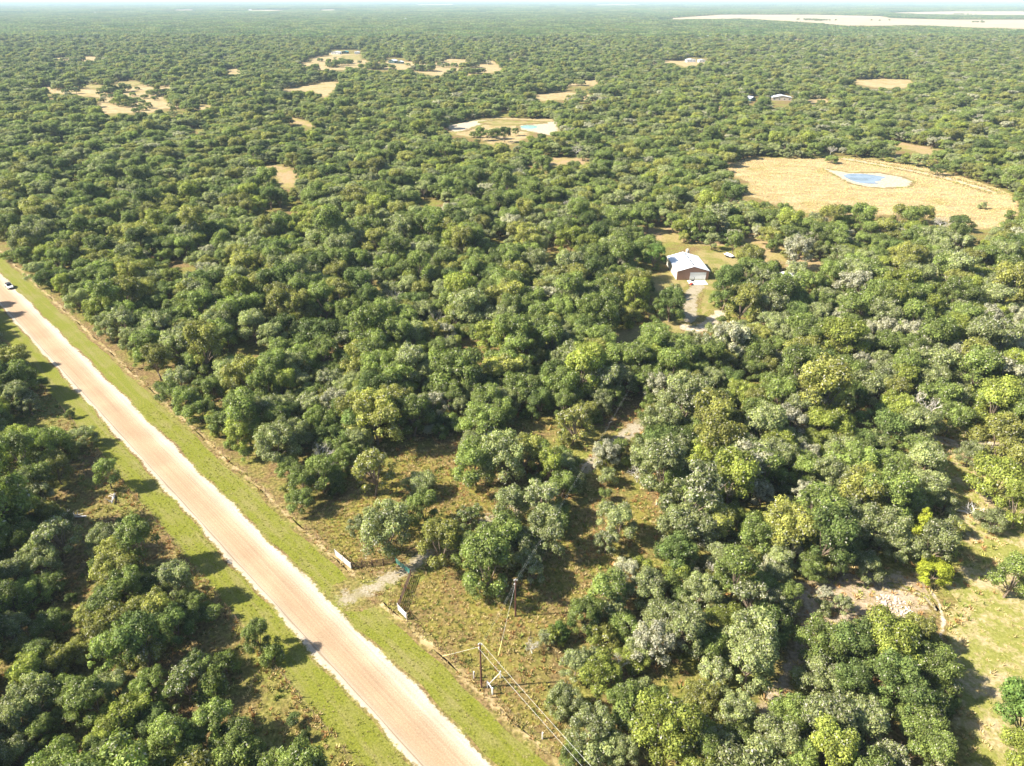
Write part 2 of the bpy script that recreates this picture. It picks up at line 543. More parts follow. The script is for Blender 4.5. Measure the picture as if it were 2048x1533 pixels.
pxsheet('dirt_track', [(1830, 865), (1870, 878), (1910, 888), (1970, 888), (2060, 905)], 3, M['sand'], line=1.7, soft=1.2, cell=0.5)
pxsheet('dirt_track', [(1860, 1180), (1880, 1210), (1888, 1245), (1880, 1275)], 3, M['sand'], line=0.16, soft=0.45, cell=0.3)
pxsheet('dirt_track', [(1780, 1170), (1820, 1180), (1850, 1195), (1872, 1220)], 3, M['track'], line=0.25, soft=0.35, cell=0.3)
pxsheet('dirt_track', [(1385, 655), (1380, 630), (1378, 605), (1385, 585), (1398, 572)], 3, M['track'], line=2.2, soft=1.5, cell=0.6)
pxsheet('dirt_track', [(1370, 655), (1395, 662), (1420, 645), (1445, 625)], 4, M['sand'], line=2.2, soft=1.8, cell=0.6)
pxsheet('barn_yard_grass', [(1290, 560), (1345, 540), (1400, 500), (1470, 500), (1490, 520), (1440, 560), (1440, 620), (1420, 660), (1360, 665), (1200, 690), (1190, 670), (1300, 650), (1350, 600), (1310, 590)], 2, M['green'], soft=4, cell=1.2)
pxsheet('rough_grass', [(1490, 540), (1550, 520), (1650, 560), (1660, 530), (1600, 490), (1500, 440), (1480, 400), (1300, 400), (1150, 395), (1140, 460), (1240, 475), (1400, 490)], 1, M['dry2'], soft=9, cell=2)

FIELD = [(1450, 330), (1500, 316), (1640, 318), (1700, 315), (1760, 322), (1850, 335), (1935, 358), (1990, 376), (2020, 388), (2040, 410), (2030, 452),
         (1960, 460), (1880, 440), (1800, 430), (1700, 430), (1590, 425), (1540, 405), (1490, 390), (1500, 365), (1450, 348)]
pxsheet('dry_grass_field', FIELD, 2, M['dry'], soft=5, cell=2)
pxsheet('barn_yard_grass', [(1700, 316), (1760, 320), (1850, 333), (1900, 345), (1930, 342), (1850, 318), (1760, 308)], 3, M['green'], soft=3, cell=1.5)
pxsheet('dirt_track', [(1690, 318), (1760, 330), (1830, 343), (1900, 358), (1990, 385)], 4, M['sand'], line=1.5, soft=3.5, cell=1.2)
pxsheet('sand_flat', [(1650, 338), (1680, 343), (1700, 347), (1760, 347), (1800, 354), (1825, 364), (1815, 373), (1770, 376), (1735, 374), (1700, 366), (1680, 355)], 4, M['sand'], soft=2.0, cell=0.8)
POND1 = [(1684, 351), (1700, 347.5), (1730, 348), (1755, 352), (1775, 355), (1760, 359), (1764, 362), (1745, 364), (1762, 368), (1740, 368.5), (1715, 366), (1697, 359)]
POND2 = [(1040, 253), (1050, 250.5), (1068, 251), (1078, 254), (1070, 258), (1052, 258.5), (1042, 256)]
CLEAR2 = [(893, 250), (940, 240), (990, 236), (1040, 237), (1105, 238), (1117, 262), (1108, 274), (1085, 270), (1060, 264), (1050, 278), (1020, 290), (980, 289), (960, 278), (915, 270), (896, 262)]
pxsheet('dry_grass_field', CLEAR2, 2, M['dry'], soft=5, cell=2)
pxsheet('sand_flat', [(893, 252), (940, 243), (990, 240), (960, 249), (925, 262), (905, 264)], 3, M['sand'], soft=4, cell=1.5)
pxsheet('sand_flat', [(1040, 247), (1080, 246), (1114, 243), (1116, 262), (1106, 272), (1075, 266), (1045, 260)], 3, M['sand'], soft=3.5, cell=1.5)
pxsheet('barn_yard_grass', [(965, 245), (1000, 241), (1060, 243), (1085, 246), (1040, 249), (990, 250)], 4, M['green'], soft=4, cell=2)

CLEAR1 = [(50, 180), (95, 174), (150, 172), (190, 165), (270, 161), (295, 168), (350, 170), (330, 186), (325, 196), (340, 207), (380, 208), (450, 214), (430, 222),
          (330, 217), (300, 226), (200, 228), (192, 215), (205, 196), (170, 192), (110, 187)]
CLEAR3 = [(598, 128), (645, 106), (720, 109), (735, 124), (840, 124), (895, 118), (985, 122), (1004, 134), (1000, 144), (930, 151), (870, 152), (820, 141), (700, 140), (640, 141), (600, 136)]
CLEAR4 = [(563, 180), (620, 170), (670, 160), (682, 166), (664, 184), (650, 196), (632, 186), (600, 183), (565, 186)]
CLEAR5 = [(1700, 160), (1760, 158), (1820, 160), (1832, 168), (1800, 178), (1745, 175), (1712, 168)]
SMALL = [[(1265, 126), (1310, 122), (1370, 122), (1420, 124), (1400, 130), (1370, 134), (1350, 128), (1300, 129)],
         [(1425, 204), (1442, 204), (1465, 225), (1455, 230), (1435, 218)], [(1600, 200), (1655, 198), (1660, 206), (1620, 208)],
         [(1665, 218), (1710, 216), (1712, 224), (1680, 226)], [(1755, 286), (1790, 284), (1850, 294), (1885, 302), (1890, 318), (1860, 316), (1830, 302), (1765, 294)],
         [(500, 335), (540, 330), (585, 338), (600, 350), (590, 372), (560, 378), (555, 355), (510, 345)],
         [(540, 228), (590, 236), (640, 250), (620, 254), (560, 240)], [(1070, 190), (1130, 184), (1200, 192), (1190, 202), (1120, 200), (1080, 202)],
         [(80, 118), (150, 114), (210, 114), (190, 122), (100, 124)], [(540, 74), (620, 70), (690, 72), (680, 76), (600, 76)], [(1470, 104), (1540, 103), (1560, 107), (1480, 108)],
         [(1530, 76), (1620, 74), (1660, 78), (1580, 81)], [(920, 76), (970, 76), (965, 81), (930, 82)], [(445, 140), (490, 137), (480, 148), (450, 150)], [(1120, 165), (1200, 160), (1190, 172), (1130, 174)],
         [(1010, 118), (1060, 117), (1055, 123), (1015, 124)], [(1030, 320), (1100, 315), (1190, 318), (1180, 330), (1080, 332)]]
GAPS = [[(455, 695), (520, 680), (545, 700), (520, 722), (470, 725)], [(610, 655), (650, 640), (660, 665), (630, 690)], [(335, 525), (400, 520), (395, 545), (345, 548)],
        [(955, 905), (960, 800), (1120, 830), (1160, 870), (1060, 900)][:0] or [(960, 890), (1040, 850), (1100, 855), (1090, 880), (1000, 900)],
        [(330, 780), (350, 760), (330, 735), (300, 735), (290, 760)], [(990, 480), (1040, 476), (1035, 492), (1000, 495)],
        [(1200, 850), (1250, 800), (1290, 800), (1290, 850), (1230, 880), (1170, 900), (1150, 890)], [(1500, 740), (1560, 732), (1560, 752), (1500, 758)],
        [(1700, 800), (1720, 790), (1730, 850), (1712, 870)], [(1140, 1000), (1180, 950), (1210, 960), (1180, 1040), (1150, 1060)],
        [(925, 690), (975, 690), (970, 730), (930, 730)], [(760, 905), (820, 880), (920, 880), (915, 905), (840, 960), (780, 960)],
        [(1250, 450), (1330, 452), (1340, 462), (1260, 464)], 
        [(1390, 410), (1500, 400), (1500, 415), (1400, 420)], [(1300, 455), (1360, 470), (1350, 490), (1300, 480)], [(1910, 500), (1960, 490), (1960, 510), (1920, 512)],
        [(2030, 530), (2060, 525), (2060, 560), (2030, 550)]]
pxsheet('dry_grass_field', CLEAR1, 2, M['dry'], soft=8, cell=3.5)
pxsheet('barn_yard_grass', [(170, 170), (270, 163), (290, 168), (230, 176), (175, 178)], 3, M['green'], soft=8, cell=4)
pxsheet('dry_grass_field', CLEAR3, 2, M['dry'], soft=8, cell=4)
pxsheet('barn_yard_grass', [(690, 112), (718, 110), (722, 120), (690, 121)], 3, M['green'], soft=5, cell=3)
pxsheet('dry_grass_field', CLEAR4, 2, M['dry'], soft=6, cell=3)
pxsheet('dry_grass_field', CLEAR5, 2, M['dry'], soft=6, cell=3)
for s_ in SMALL:
    pxsheet('bare_clearing', s_, 2, M['dry2' if s_[0][1] > 220 else 'dry'], soft=6, cell=3)
BIGF = [(1265, 38), (1345, 37), (1445, 30), (1620, 30), (1760, 33), (1780, 37), (1900, 40), (2120, 40), (2400, 42), (2400, 64), (2048, 58), (1940, 55), (1840, 51), (1700, 52), (1620, 45), (1480, 37), (1440, 38), (1350, 39)]
BIGF2 = [(1790, 26), (1900, 23.5), (2048, 23.5), (2400, 24), (2400, 31), (2048, 31), (1850, 29)]
FARF = [[(120, 28), (150, 27), (160, 29.5), (130, 30)], [(480, 21), (540, 20.5), (560, 21.5), (520, 22.3)], [(820, 9.5), (900, 9.2), (920, 10.2), (860, 10.5)], [(370, 30), (410, 29.6), (420, 30.8), (380, 31)],
        [(330, 20.3), (380, 19.8), (390, 21), (340, 21.2)], [(1160, 10), (1250, 9.4), (1300, 10.2), (1200, 10.8)], [(180, 27), (215, 26.5), (220, 28), (190, 28.3)], [(640, 20), (690, 19.6), (700, 20.6), (650, 21)]]
pxsheet('pale_pasture', BIGF, 3, M['pale'], soft=25, cell=20)
pxsheet('pale_pasture', BIGF2, 3, M['pale'], soft=30, cell=25)
for s_ in FARF:
    pxsheet('pale_pasture', s_, 3, M['pale'], soft=30, cell=30)

def pond(name, px, lvl, col, deep):
    m, nt = new_mat(name + " water")
    pos = N(nt, 'ShaderNodeNewGeometry').outputs['Position']
    f = noise(nt, pos, 0.12, 4)
    p = finish(nt, ramp(nt, f, [(0.35, deep), (0.6, col)]), 0.12, noise(nt, pos, 1.2, 3), 0.15, 0.05, spec=0.6)
    P = [G(*q) for q in px]
    # round the outline
    for _ in range(2):
        Q = []
        for i in range(len(P)):
            a, b = P[i], P[(i + 1) % len(P)]
            Q += [(a[0] * .75 + b[0] * .25, a[1] * .75 + b[1] * .25), (a[0] * .25 + b[0] * .75, a[1] * .25 + b[1] * .75)]
        P = Q
    mb = MB()
    mb.add([(x, y, 0.0) for x, y in P], [tuple(range(len(P)))[::-1]])
    o = mb.build(name, m)
    o.location.z = 0.004 * lvl * 1.2
    # make sure it faces up
    me = o.data
    if me.polygons[0].normal.z < 0:
        me.flip_normals()
    return tag(o, kind='structure')
pond('pond', POND1, 8, (0.20, 0.24, 0.28), (0.11, 0.13, 0.12))
pond('pond', POND2, 8, (0.20, 0.36, 0.28), (0.16, 0.29, 0.22))

# ------------------------------------------------------------------ foliage materials
def leaf_mat():
    m, nt = new_mat("oak foliage")
    oi = N(nt, 'ShaderNodeObjectInfo')
    ti = N(nt, 'ShaderNodeAttribute', attribute_type='INSTANCER'); ti.attribute_name = 'tint'
    li = N(nt, 'ShaderNodeAttribute', attribute_type='INSTANCER'); li.attribute_name = 'lichen'
    at = N(nt, 'ShaderNodeAttribute'); at.attribute_name = 'lv'
    lv = at.outputs['Fac']
    # brighter and yellower leaves for high lv, darker for low; object alpha = share of lichen-grey twigs
    br = ramp(nt, lv, [(0.0, 0.38), (0.5, 0.92), (1.0, 1.85)])  # random leaf tone, range widened to paint in highlights and deep shade
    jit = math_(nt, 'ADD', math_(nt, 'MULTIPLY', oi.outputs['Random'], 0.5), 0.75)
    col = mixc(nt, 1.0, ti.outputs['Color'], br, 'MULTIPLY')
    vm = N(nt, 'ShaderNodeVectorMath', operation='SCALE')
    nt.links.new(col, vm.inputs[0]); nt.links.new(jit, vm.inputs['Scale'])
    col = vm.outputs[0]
    warm = mixc(nt, 1.0, col, (1.35, 1.08, 0.62), 'MULTIPLY')
    wf = math_(nt, 'MULTIPLY', math_(nt, 'FRACT', math_(nt, 'MULTIPLY', lv, 7.31)), 0.55)
    col = mixc(nt, wf, col, warm)
    fr = math_(nt, 'FRACT', math_(nt, 'MULTIPLY', lv, 23.7))
    pale = math_(nt, 'LESS_THAN', fr, li.outputs['Fac'])
    col = mixc(nt, math_(nt, 'MULTIPLY', pale, 0.9), col, (0.44, 0.42, 0.33))
    p = N(nt, 'ShaderNodeBsdfPrincipled')
    nt.links.new(col, p.inputs['Base Color'])
    p.inputs['Roughness'].default_value = 0.55
    p.inputs['Specular IOR Level'].default_value = 0.16
    tr = N(nt, 'ShaderNodeBsdfTranslucent')
    nt.links.new(mixc(nt, 1.0, col, (1.1, 1.25, 0.5), 'MULTIPLY'), tr.inputs[0])
    mx = N(nt, 'ShaderNodeMixShader'); mx.inputs[0].default_value = 0.33
    nt.links.new(p.outputs[0], mx.inputs[1]); nt.links.new(tr.outputs[0], mx.inputs[2])
    o = N(nt, 'ShaderNodeOutputMaterial'); nt.links.new(mx.outputs[0], o.inputs[0])
    return m
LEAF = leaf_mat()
BARK = simple_mat("grey brown bark", (0.19, 0.145, 0.105), 0.9, 0.1, var=0.35)
PALEBARK = simple_mat("pale lichened bark", (0.50, 0.46, 0.40), 0.9, 0.1, var=0.3, scale=2.0)
TINT = {'g': (0.165, 0.220, 0.062, 0.05), 's': (0.220, 0.262, 0.112, 0.11), 'o': (0.230, 0.248, 0.068, 0.07), 'd': (0.108, 0.155, 0.048, 0.02),
        'y': (0.225, 0.272, 0.060, 0.04), 'p': (0.30, 0.315, 0.21, 0.36), 'k': (0.125, 0.205, 0.052, 0.0), 'c': (0.24, 0.28, 0.035, 0.0)}
TWORD = {'g': 'mid green', 's': 'sage green', 'o': 'olive green', 'd': 'dark green', 'y': 'yellow-green', 'p': 'pale lichened', 'k': 'bright green', 'c': 'acid yellow-green'}

rng = np.random.default_rng(7)

def leaves(C, Rr, n, leaf, r, squash=0.8, up=0.25, lo=0.62, inner=0.15):
    """leaf clumps on the shells of puffs; returns quads and variation"""
    C = np.asarray(C); Rr = np.asarray(Rr)
    w = Rr ** 2; w = w / w.sum()
    k = r.choice(len(C), n, p=w)
    d = r.normal(size=(n, 3)); d /= np.linalg.norm(d, axis=1)[:, None]
    d[:, 2] = np.where((d[:, 2] < -0.3) & (r.random(n) < 0.8), -d[:, 2], d[:, 2])
    fr_ = 6.0 / np.maximum(Rr[k], .3)
    wob = np.sin(d[:, 0] * 7 + k * 1.7) * np.sin(d[:, 1] * 6.3 + k * 2.9) * np.sin(d[:, 2] * 6.7 + k)
    sh = (lo + (1.24 - lo) * r.random(n) ** 0.8) * (1 + .42 * wob)
    sh = np.where(r.random(n) < inner, r.random(n) * 0.8, sh)
    pos = C[k] + d * (Rr[k] * sh)[:, None] * np.array([1, 1, squash])
    # drop those buried in other puffs
    keep = np.ones(n, bool)
    for i in range(len(C)):
        q = (pos - C[i]) / np.array([1, 1, squash])
        keep &= ~((np.linalg.norm(q, axis=1) < Rr[i] * 0.5) & (k != i))
    pos, d, k = pos[keep], d[keep], k[keep]; n = len(pos)
    nm = d * 1.0 + r.normal(size=(n, 3)) * 0.42 + np.array([0, 0, up])
    nm /= np.linalg.norm(nm, axis=1)[:, None]
    t = np.cross(nm, r.normal(size=(n, 3))); t /= np.linalg.norm(t, axis=1)[:, None]
    b = np.cross(nm, t)
    s = leaf * (0.55 + 0.9 * r.random(n))
    a = (0.6 + 0.5 * r.random(n))
    V = np.empty((n, 4, 3))
    V[:, 0] = pos - t * s[:, None]
    V[:, 1] = pos - b * (s * a * 0.6)[:, None] + nm * (s * 0.25)[:, None]
    V[:, 2] = pos + t * s[:, None]
    V[:, 3] = pos + b * (s * a * 0.6)[:, None] + nm * (s * 0.25)[:, None]
    pr = r.random(len(C))
    lv = np.clip(0.45 * pr[k] + 0.55 * r.random(n), 0, 1)
    return V.reshape(-1, 3), n, lv

def puffs(r, Rr, base, top, K, pmin, pmax, rim=0.3):
    C = []; S = []
    lob = r.random(3) * 6.28
    for i in range(K):
        th = r.random() * 2 * math.pi
        out = 1 + 0.16 * math.sin(2 * th + lob[0]) + 0.12 * math.sin(3 * th + lob[1])
        if r.random() < rim:
            rr = 0.72 + 0.12 * r.random(); zz = 0.1 + 0.35 * r.random()
        else:
            rr = math.sqrt(r.random()) * 0.74; zz = 0.38 + 0.42 * math.sqrt(max(0, 1 - rr * rr)) + 0.1 * r.normal()
        ps = Rr * (pmin + (pmax - pmin) * r.random())
        C.append((Rr * rr * out * math.cos(th), Rr * rr * out * math.sin(th), base + (top - base) * min(zz, 0.88)))
        S.append(ps)
    return C, S

def trunk_mb(r, C, top, base, rad, nl=7):
    mb = MB()
    lean = (r.normal() * 0.3, r.normal() * 0.3)
    fork = Vector((lean[0], lean[1], base))
    mb.tube([(0, 0, -0.15), (lean[0] * .4, lean[1] * .4, base * .5), fork], [rad * 1.35, rad, rad * .85], 7)
    idx = r.choice(len(C), min(nl, len(C)), replace=False)
    for i in idx:
        c = Vector(C[i])
        mid = fork.lerp(c, 0.5) + Vector((r.normal() * .25, r.normal() * .25, 0.25))
        mb.tube([fork - Vector((0, 0, .2)), mid, c], [rad * .6, rad * .36, rad * .12], 5)
        for _ in range(2):
            e = c + Vector((r.normal() * .8, r.normal() * .8, abs(r.normal()) * .8))
            mb.tube([mid.lerp(c, .6), e], [rad * .16, rad * .05], 3, cap=False)
    return mb, idx

def twigs_mb(r, C, S, n, idx):
    mb = MB()
    for _ in range(n):
        i = int(r.choice(idx)); c = Vector(C[i]); s = S[i]
        d = Vector((r.normal(), r.normal(), abs(r.normal()) + .4)).normalized()
        a = c
        b = c + d * (s * (1.0 + .35 * r.random()))
        mb.tube([a, b], [0.05, 0.02], 3, cap=False)
    return mb

# shapes: every prototype has a crown mesh and a trunk mesh, built at real size
SHAPES = {}
def make_shape(key, seed, Rr, base, top, K, pmin, pmax, n, leaf, rim=0.3, squash=0.8, trad=0.2, inner=0.12, twigs=10):
    r = np.random.default_rng(seed)
    C, S = puffs(r, Rr, base, top, K, pmin, pmax, rim)
    V, nq, lv = leaves(C, S, n, leaf, r, squash, inner=inner)
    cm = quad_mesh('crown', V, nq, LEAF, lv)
    tb, lim_ = trunk_mb(r, C, top, base * .8 + .3, trad, 7 if twigs < 30 else 16)
    if twigs:
        tw = twigs_mb(r, C, S, twigs, lim_)
        tb.add(tw.v, tw.f, 1)
    tm = tb.mesh('trunk', [BARK, PALEBARK])
    SHAPES[key] = dict(crown=cm, trunk=tm, R=Rr * 1.02, top=top, V=V, nq=nq, lv=lv)
make_shape('broad1', 11, 4.6, 1.8, 8.0, 62, 0.122, 0.265, 17968, 0.158)
make_shape('broad2', 12, 4.6, 1.7, 7.6, 70, 0.110, 0.234, 17250, 0.150, rim=.35)
make_shape('broad3', 13, 4.8, 1.9, 7.4, 49, 0.135, 0.296, 17968, 0.166)
make_shape('broad4', 14, 4.4, 2.0, 8.6, 57, 0.122, 0.249, 16531, 0.158, rim=.25)
make_shape('tall1', 15, 3.7, 2.2, 9.2, 49, 0.147, 0.296, 13656, 0.158, rim=.25, squash=1.0)
make_shape('tall2', 16, 3.5, 2.0, 8.6, 41, 0.147, 0.312, 12937, 0.150, rim=.3, squash=1.0)
make_shape('airy1', 17, 4.4, 2.1, 8.0, 34, .13, .22, 7000, .18, twigs=46)
make_shape('airy2', 18, 4.6, 2.0, 7.6, 38, .12, .21, 7200, .18, twigs=60)
make_shape('low1', 19, 5.2, 1.0, 6.0, 70, 0.110, 0.234, 17968, 0.158, rim=.4, squash=.7)
make_shape('low2', 20, 4.8, 1.0, 5.6, 52, 0.135, 0.265, 16531, 0.158, rim=.4, squash=.7)
make_shape('shrub1', 21, 2.4, .4, 3.8, 14, .28, .42, 4200, .16, rim=.45, squash=.9, trad=.09, twigs=6)
make_shape('shrub2', 22, 2.2, .4, 3.4, 12, .28, .44, 3800, .15, rim=.45, squash=.9, trad=.08, twigs=4)

def make_cedar(key, seed):
    r = np.random.default_rng(seed)
    C = []; S = []
    for i in range(26):
        t = r.random() ** 1.2
        th = r.random() * 6.283
        rad = 2.1 * (1 - t * .8) * (.75 + .3 * r.random())
        C.append((rad * math.cos(th), rad * math.sin(th), .8 + 5.4 * t)); S.append(.75 - .3 * t)
    C.append((0, 0, 6.4)); S.append(.45)
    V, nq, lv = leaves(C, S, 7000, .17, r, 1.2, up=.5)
    mb = MB().tube([(0, 0, -.1), (0, 0, 6.2)], [.16, .04], 6)
    SHAPES[key] = dict(crown=quad_mesh('crown', V, nq, LEAF, lv), trunk=mb.mesh('trunk', [BARK]), R=2.6, top=6.9, V=V, nq=nq, lv=lv)
make_cedar('cedar', 31)

def bare_mesh(seed, Rr=4.2, top=7.0, levels=4, n0=6, moss=0):
    r = np.random.default_rng(seed)
    mb = MB()
    tips = []
    def grow(p, d, L, rad, lev):
        q = p + d * L * .5 + Vector((r.normal(), r.normal(), r.normal())) * L * .06
        e = q + (d + Vector((r.normal(), r.normal(), r.normal())) * .14).normalized() * L * .5
        mb.tube([p, q, e], [rad, rad * .8, rad * .6], 5 if lev < 2 else 3, cap=False)
        if lev >= levels:
            tips.append(e); return
        for i in range(3 if lev else n0):
            if lev == 0:
                th = 2 * math.pi * i / n0 + r.normal() * .3
                nd = Vector((math.cos(th), math.sin(th), .7 + .5 * r.random())).normalized()
            else:
                nd = (d + Vector((r.normal(), r.normal(), r.normal() * .7 + .15)) * .55).normalized()
            grow(e if i == 0 or lev == 0 else q.lerp(e, r.random()), nd, L * (.62 + .2 * r.random()) if lev else Rr * .42, rad * .6, lev + 1)
    grow(Vector((0, 0, -.1)), Vector((0, 0, 1)), 2.0, .2, 0)
    return mb, tips
for key, sd, rr in (('bare1', 41, 4.2), ('bare2', 42, 4.4), ('bare3', 43, 3.6)):
    mb, tips = bare_mesh(sd, rr)
    # thin remaining leaves and lichen on the twigs
    r = np.random.default_rng(sd + 5)
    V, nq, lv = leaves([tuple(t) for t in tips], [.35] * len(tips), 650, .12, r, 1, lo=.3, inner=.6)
    SHAPES[key] = dict(crown=quad_mesh('crown', V, nq, LEAF, lv), trunk=mb.mesh('trunk', [PALEBARK]), R=4.4 if rr > 4 else 3.8, top=7.0, V=V, nq=nq, lv=lv)

# ------------------------------------------------------------------ trees placed one by one: pixel of the crown's middle, its radius in pixels, tint, shape
PL = """
30 790 28 s|12 765 26 d|58 806 20 s|80 767 14 g low2|140 827 9 g shrub1|8 872 18 g|165 873 25 s low1|95 893 34 g|38 915 34 g|112 940 28 o|70 960 28 g|75 992 26 s
212 945 22 g tall2|12 975 26 g|62 1018 26 g|98 1028 22 o|110 1078 40 s airy1|45 1088 36 g|75 1122 36 s|22 1148 30 s|104 1165 24 g|215 1078 34 s broad2|60 1190 34 g|18 1208 28 g
255 1178 36 g broad1|212 1210 34 g|300 1165 36 g|352 1160 30 s tall1|388 1205 22 g|228 1255 44 o broad3|310 1222 38 o|178 1238 26 o|282 1288 38 d|345 1252 34 d|140 1196 10 d shrub1
100 1250 30 g|25 1258 32 s|40 1302 28 o|75 1308 26 g|50 1348 34 y|115 1322 30 o|158 1302 26 o|60 1402 42 s|132 1390 34 g|28 1442 38 s|82 1462 26 g|292 1320 36 o airy2|228 1372 30 s|300 1372 32 g
368 1372 38 g airy1|250 1430 42 y broad3|212 1476 30 y|305 1436 30 d|198 1512 28 g|30 1515 34 s|262 1522 32 g|340 1484 36 g|375 1200 20 g|515 1276 24 g tall2|546 1306 20 g shrub1|395 1332 28 g airy2
428 1440 34 g|398 1474 30 g|480 1470 28 g|505 1502 26 g|448 1512 36 g|535 1530 26 g|588 1440 13 d shrub2|610 1470 11 d shrub1|380 1520 30 g|300 1505 28 g|130 1500 24 g|118 1440 20 g
-45 640 18 g|-36 664 16 s|-8 702 16 g|-35 700 22 g|-20 730 24 d|40 745 12 g shrub1
20 508 16 g|48 517 18 g|72 545 20 s|95 560 22 d|125 556 26 d|122 522 24 g|158 606 22 s|192 612 20 s|214 560 22 g|198 526 24 o|255 592 30 o broad4|290 588 30 o|305 556 26 s
215 652 24 s|246 652 28 s|285 652 26 g|318 655 28 s|298 692 32 g|312 722 24 o tall1|345 618 22 g|360 760 30 s|402 722 32 g|404 690 26 o|340 788 24 g|372 802 28 g|420 776 24 g|400 822 28 g|440 846 22 g
490 756 34 o|530 772 28 g|482 802 26 g|530 826 34 s|575 812 24 s|478 872 26 y tall1|555 885 42 s broad2|590 872 30 s|640 850 30 g|662 872 32 d|605 962 30 g|642 946 28 g|600 1006 24 g|664 958 26 d|575 935 22 g
563 660 34 d low1|410 702 34 o|394 724 26 g|478 622 36 g|432 652 28 s|505 652 28 s|560 602 30 o tall1|645 604 30 g broad4|416 502 17 p airy2|530 496 15 p bare2|480 493 18 s|488 532 28 o|430 555 25 s
590 545 28 s|474 580 26 y|785 595 26 s bare1|604 720 32 g|652 706 28 g|690 682 28 s|700 622 28 g|455 655 20 s
746 948 40 o airy1|840 968 30 s low2|846 1016 28 g tall2|768 1062 50 s broad2|885 1088 40 o broad4|938 1030 26 g airy1|950 928 42 g broad1|1002 918 46 s broad2|1052 908 28 o|975 1130 52 g broad4
1042 1098 44 s|1010 1052 34 g airy1|1090 1062 42 s|1078 1005 40 s airy2|1112 1030 30 g|1124 968 28 g|1100 934 24 y|1236 1040 34 s broad1|1212 1082 26 s|1146 852 34 o airy1|1165 828 24 o|1200 806 24 s|1130 812 22 g
1005 1078 42 g|940 1108 32 g|1062 1142 28 s|1022 1012 32 s|800 1030 22 s|720 1050 22 s|1130 930 22 s|960 1160 30 g
1215 1188 38 g|1172 1232 32 g|1122 1262 19 k shrub1|1064 1288 20 p bare3|1092 1278 18 s airy2|1290 1172 42 s|1250 1145 28 p airy2|1150 1330 28 s|1200 1352 38 y broad3|1242 1328 24 p bare2|1130 1402 32 s|1182 1452 42 s
1150 1508 30 g|1250 1402 32 g|1330 1462 58 y broad3|1330 1232 38 s|1308 1292 42 p airy2|1372 1262 42 s|1432 1128 28 p bare1|1440 1108 26 s|1470 1150 38 g|1500 1202 38 s|1530 1250 44 d|1502 1332 46 s
1450 1250 34 y|1430 1352 34 s|1470 1420 34 s|1480 1482 34 g|1400 1190 34 s|1420 1300 30 g|1400 1400 30 o|1250 1250 32 g|1240 1500 30 s|1410 1500 28 g|1545 1205 26 s|1440 1480 26 s|1530 1170 26 g
1572 1060 50 o broad3|1660 1082 44 d|1702 1042 42 s|1772 1060 42 s|1802 1095 30 s|1850 1036 19 c cedar|1872 1092 34 s tall1|1868 1142 30 c low2|1730 1130 30 s|1622 1136 26 g|1682 1122 28 d|1580 1192 22 g
1652 1190 16 p airy1|1686 1212 20 s|1646 1214 14 s shrub1|1560 1122 28 s|1550 1152 26 s|1640 1290 42 g|1702 1290 46 d|1782 1288 54 y broad3|1832 1262 32 o|1790 1368 54 d broad1|1872 1340 42 g|1848 1300 30 p bare1
1640 1352 46 s|1590 1432 44 g|1652 1440 54 s|1722 1440 46 s|1722 1496 34 p bare2|1560 1492 42 s|1842 1422 40 g|1852 1472 42 g|1780 1522 40 s|1662 1512 44 y|1600 1530 36 g|1890 1400 26 d|1700 1370 32 d|1880 1510 30 g|1740 1560 40 g
2030 1150 34 g|2052 1430 50 k|2050 1505 40 y|2002 962 48 y broad3|1988 1036 30 s|2012 872 46 o|1942 906 26 s|1850 932 38 s|1852 976 34 s|1840 850 36 s|1772 932 34 g|1902 838 32 g|1880 800 36 g|2045 1010 38 y|2040 920 36 o|1900 800 30 s|1830 1010 26 s|1860 1000 18 g
1312 512 20 k broad4|1342 608 30 d broad1|1452 577 26 d tall1|1438 596 20 g|1500 512 24 o|1470 484 20 g|1426 478 18 s|1500 540 26 g|1532 552 24 g|1596 505 30 p airy2|1560 440 26 g|1582 468 28 g|1722 440 28 g|1692 422 24 d
1568 420 17 g|1530 414 15 g|1437 374 24 o|1462 384 26 d|1345 362 28 g|1240 332 20 g|1225 352 18 d|1665 316 14 g low2|1992 346 24 d|1880 334 15 d|1842 312 19 s|1966 410 8 s shrub1|2022 428 12 g shrub1|1885 440 24 p bare1|1922 444 24 d|1830 438 26 g|1802 432 22 o|1852 422 22 o
1640 470 26 g|1660 440 26 o|1620 450 24 g|1500 435 22 s|1470 440 20 g|1545 490 14 g shrub1|1360 430 20 o|1430 355 20 g|1395 390 20 s|1290 380 22 s|1180 440 18 p bare2|1595 545 24 s|1560 585 30 g|1620 572 28 g|1490 610 32 o|1545 615 30 s
880 127 7 g low1|893 128 8 g low1|907 128 8 g low2|925 127 6 g low1|867 126 5 g|1022 128 10 g low1|1040 129 9 g|1050 127 9 g|683 123 10 g low1|695 122 7 g|630 130 10 g|592 130 10 g|640 118 7 d|925 143 3 g shrub1|1005 129 8 d
245 194 9 g low1|258 195 10 g low1|272 196 10 g low1|288 191 8 g low1|297 184 6 g|265 187 7 g low2|285 214 9 g low1|270 218 9 d low1|297 208 8 g|308 195 7 g low2|274 175 6 g low1|222 190 8 d low1|206 189 7 g low2|196 185 5 g|155 171 6 s low1|303 168 5 g
440 206 10 d low1|425 203 9 g|950 266 12 g low1|975 264 14 g low1|992 262 16 g|1010 262 14 d|1030 260 9 g|960 262 12 g|150 178 8 d|130 180 8 g|670 150 12 d|600 152 12 g|600 178 0 g
"""
MG = """-35 640"""
trees = []           # x, y, radius, height, tint, shape, hand placed
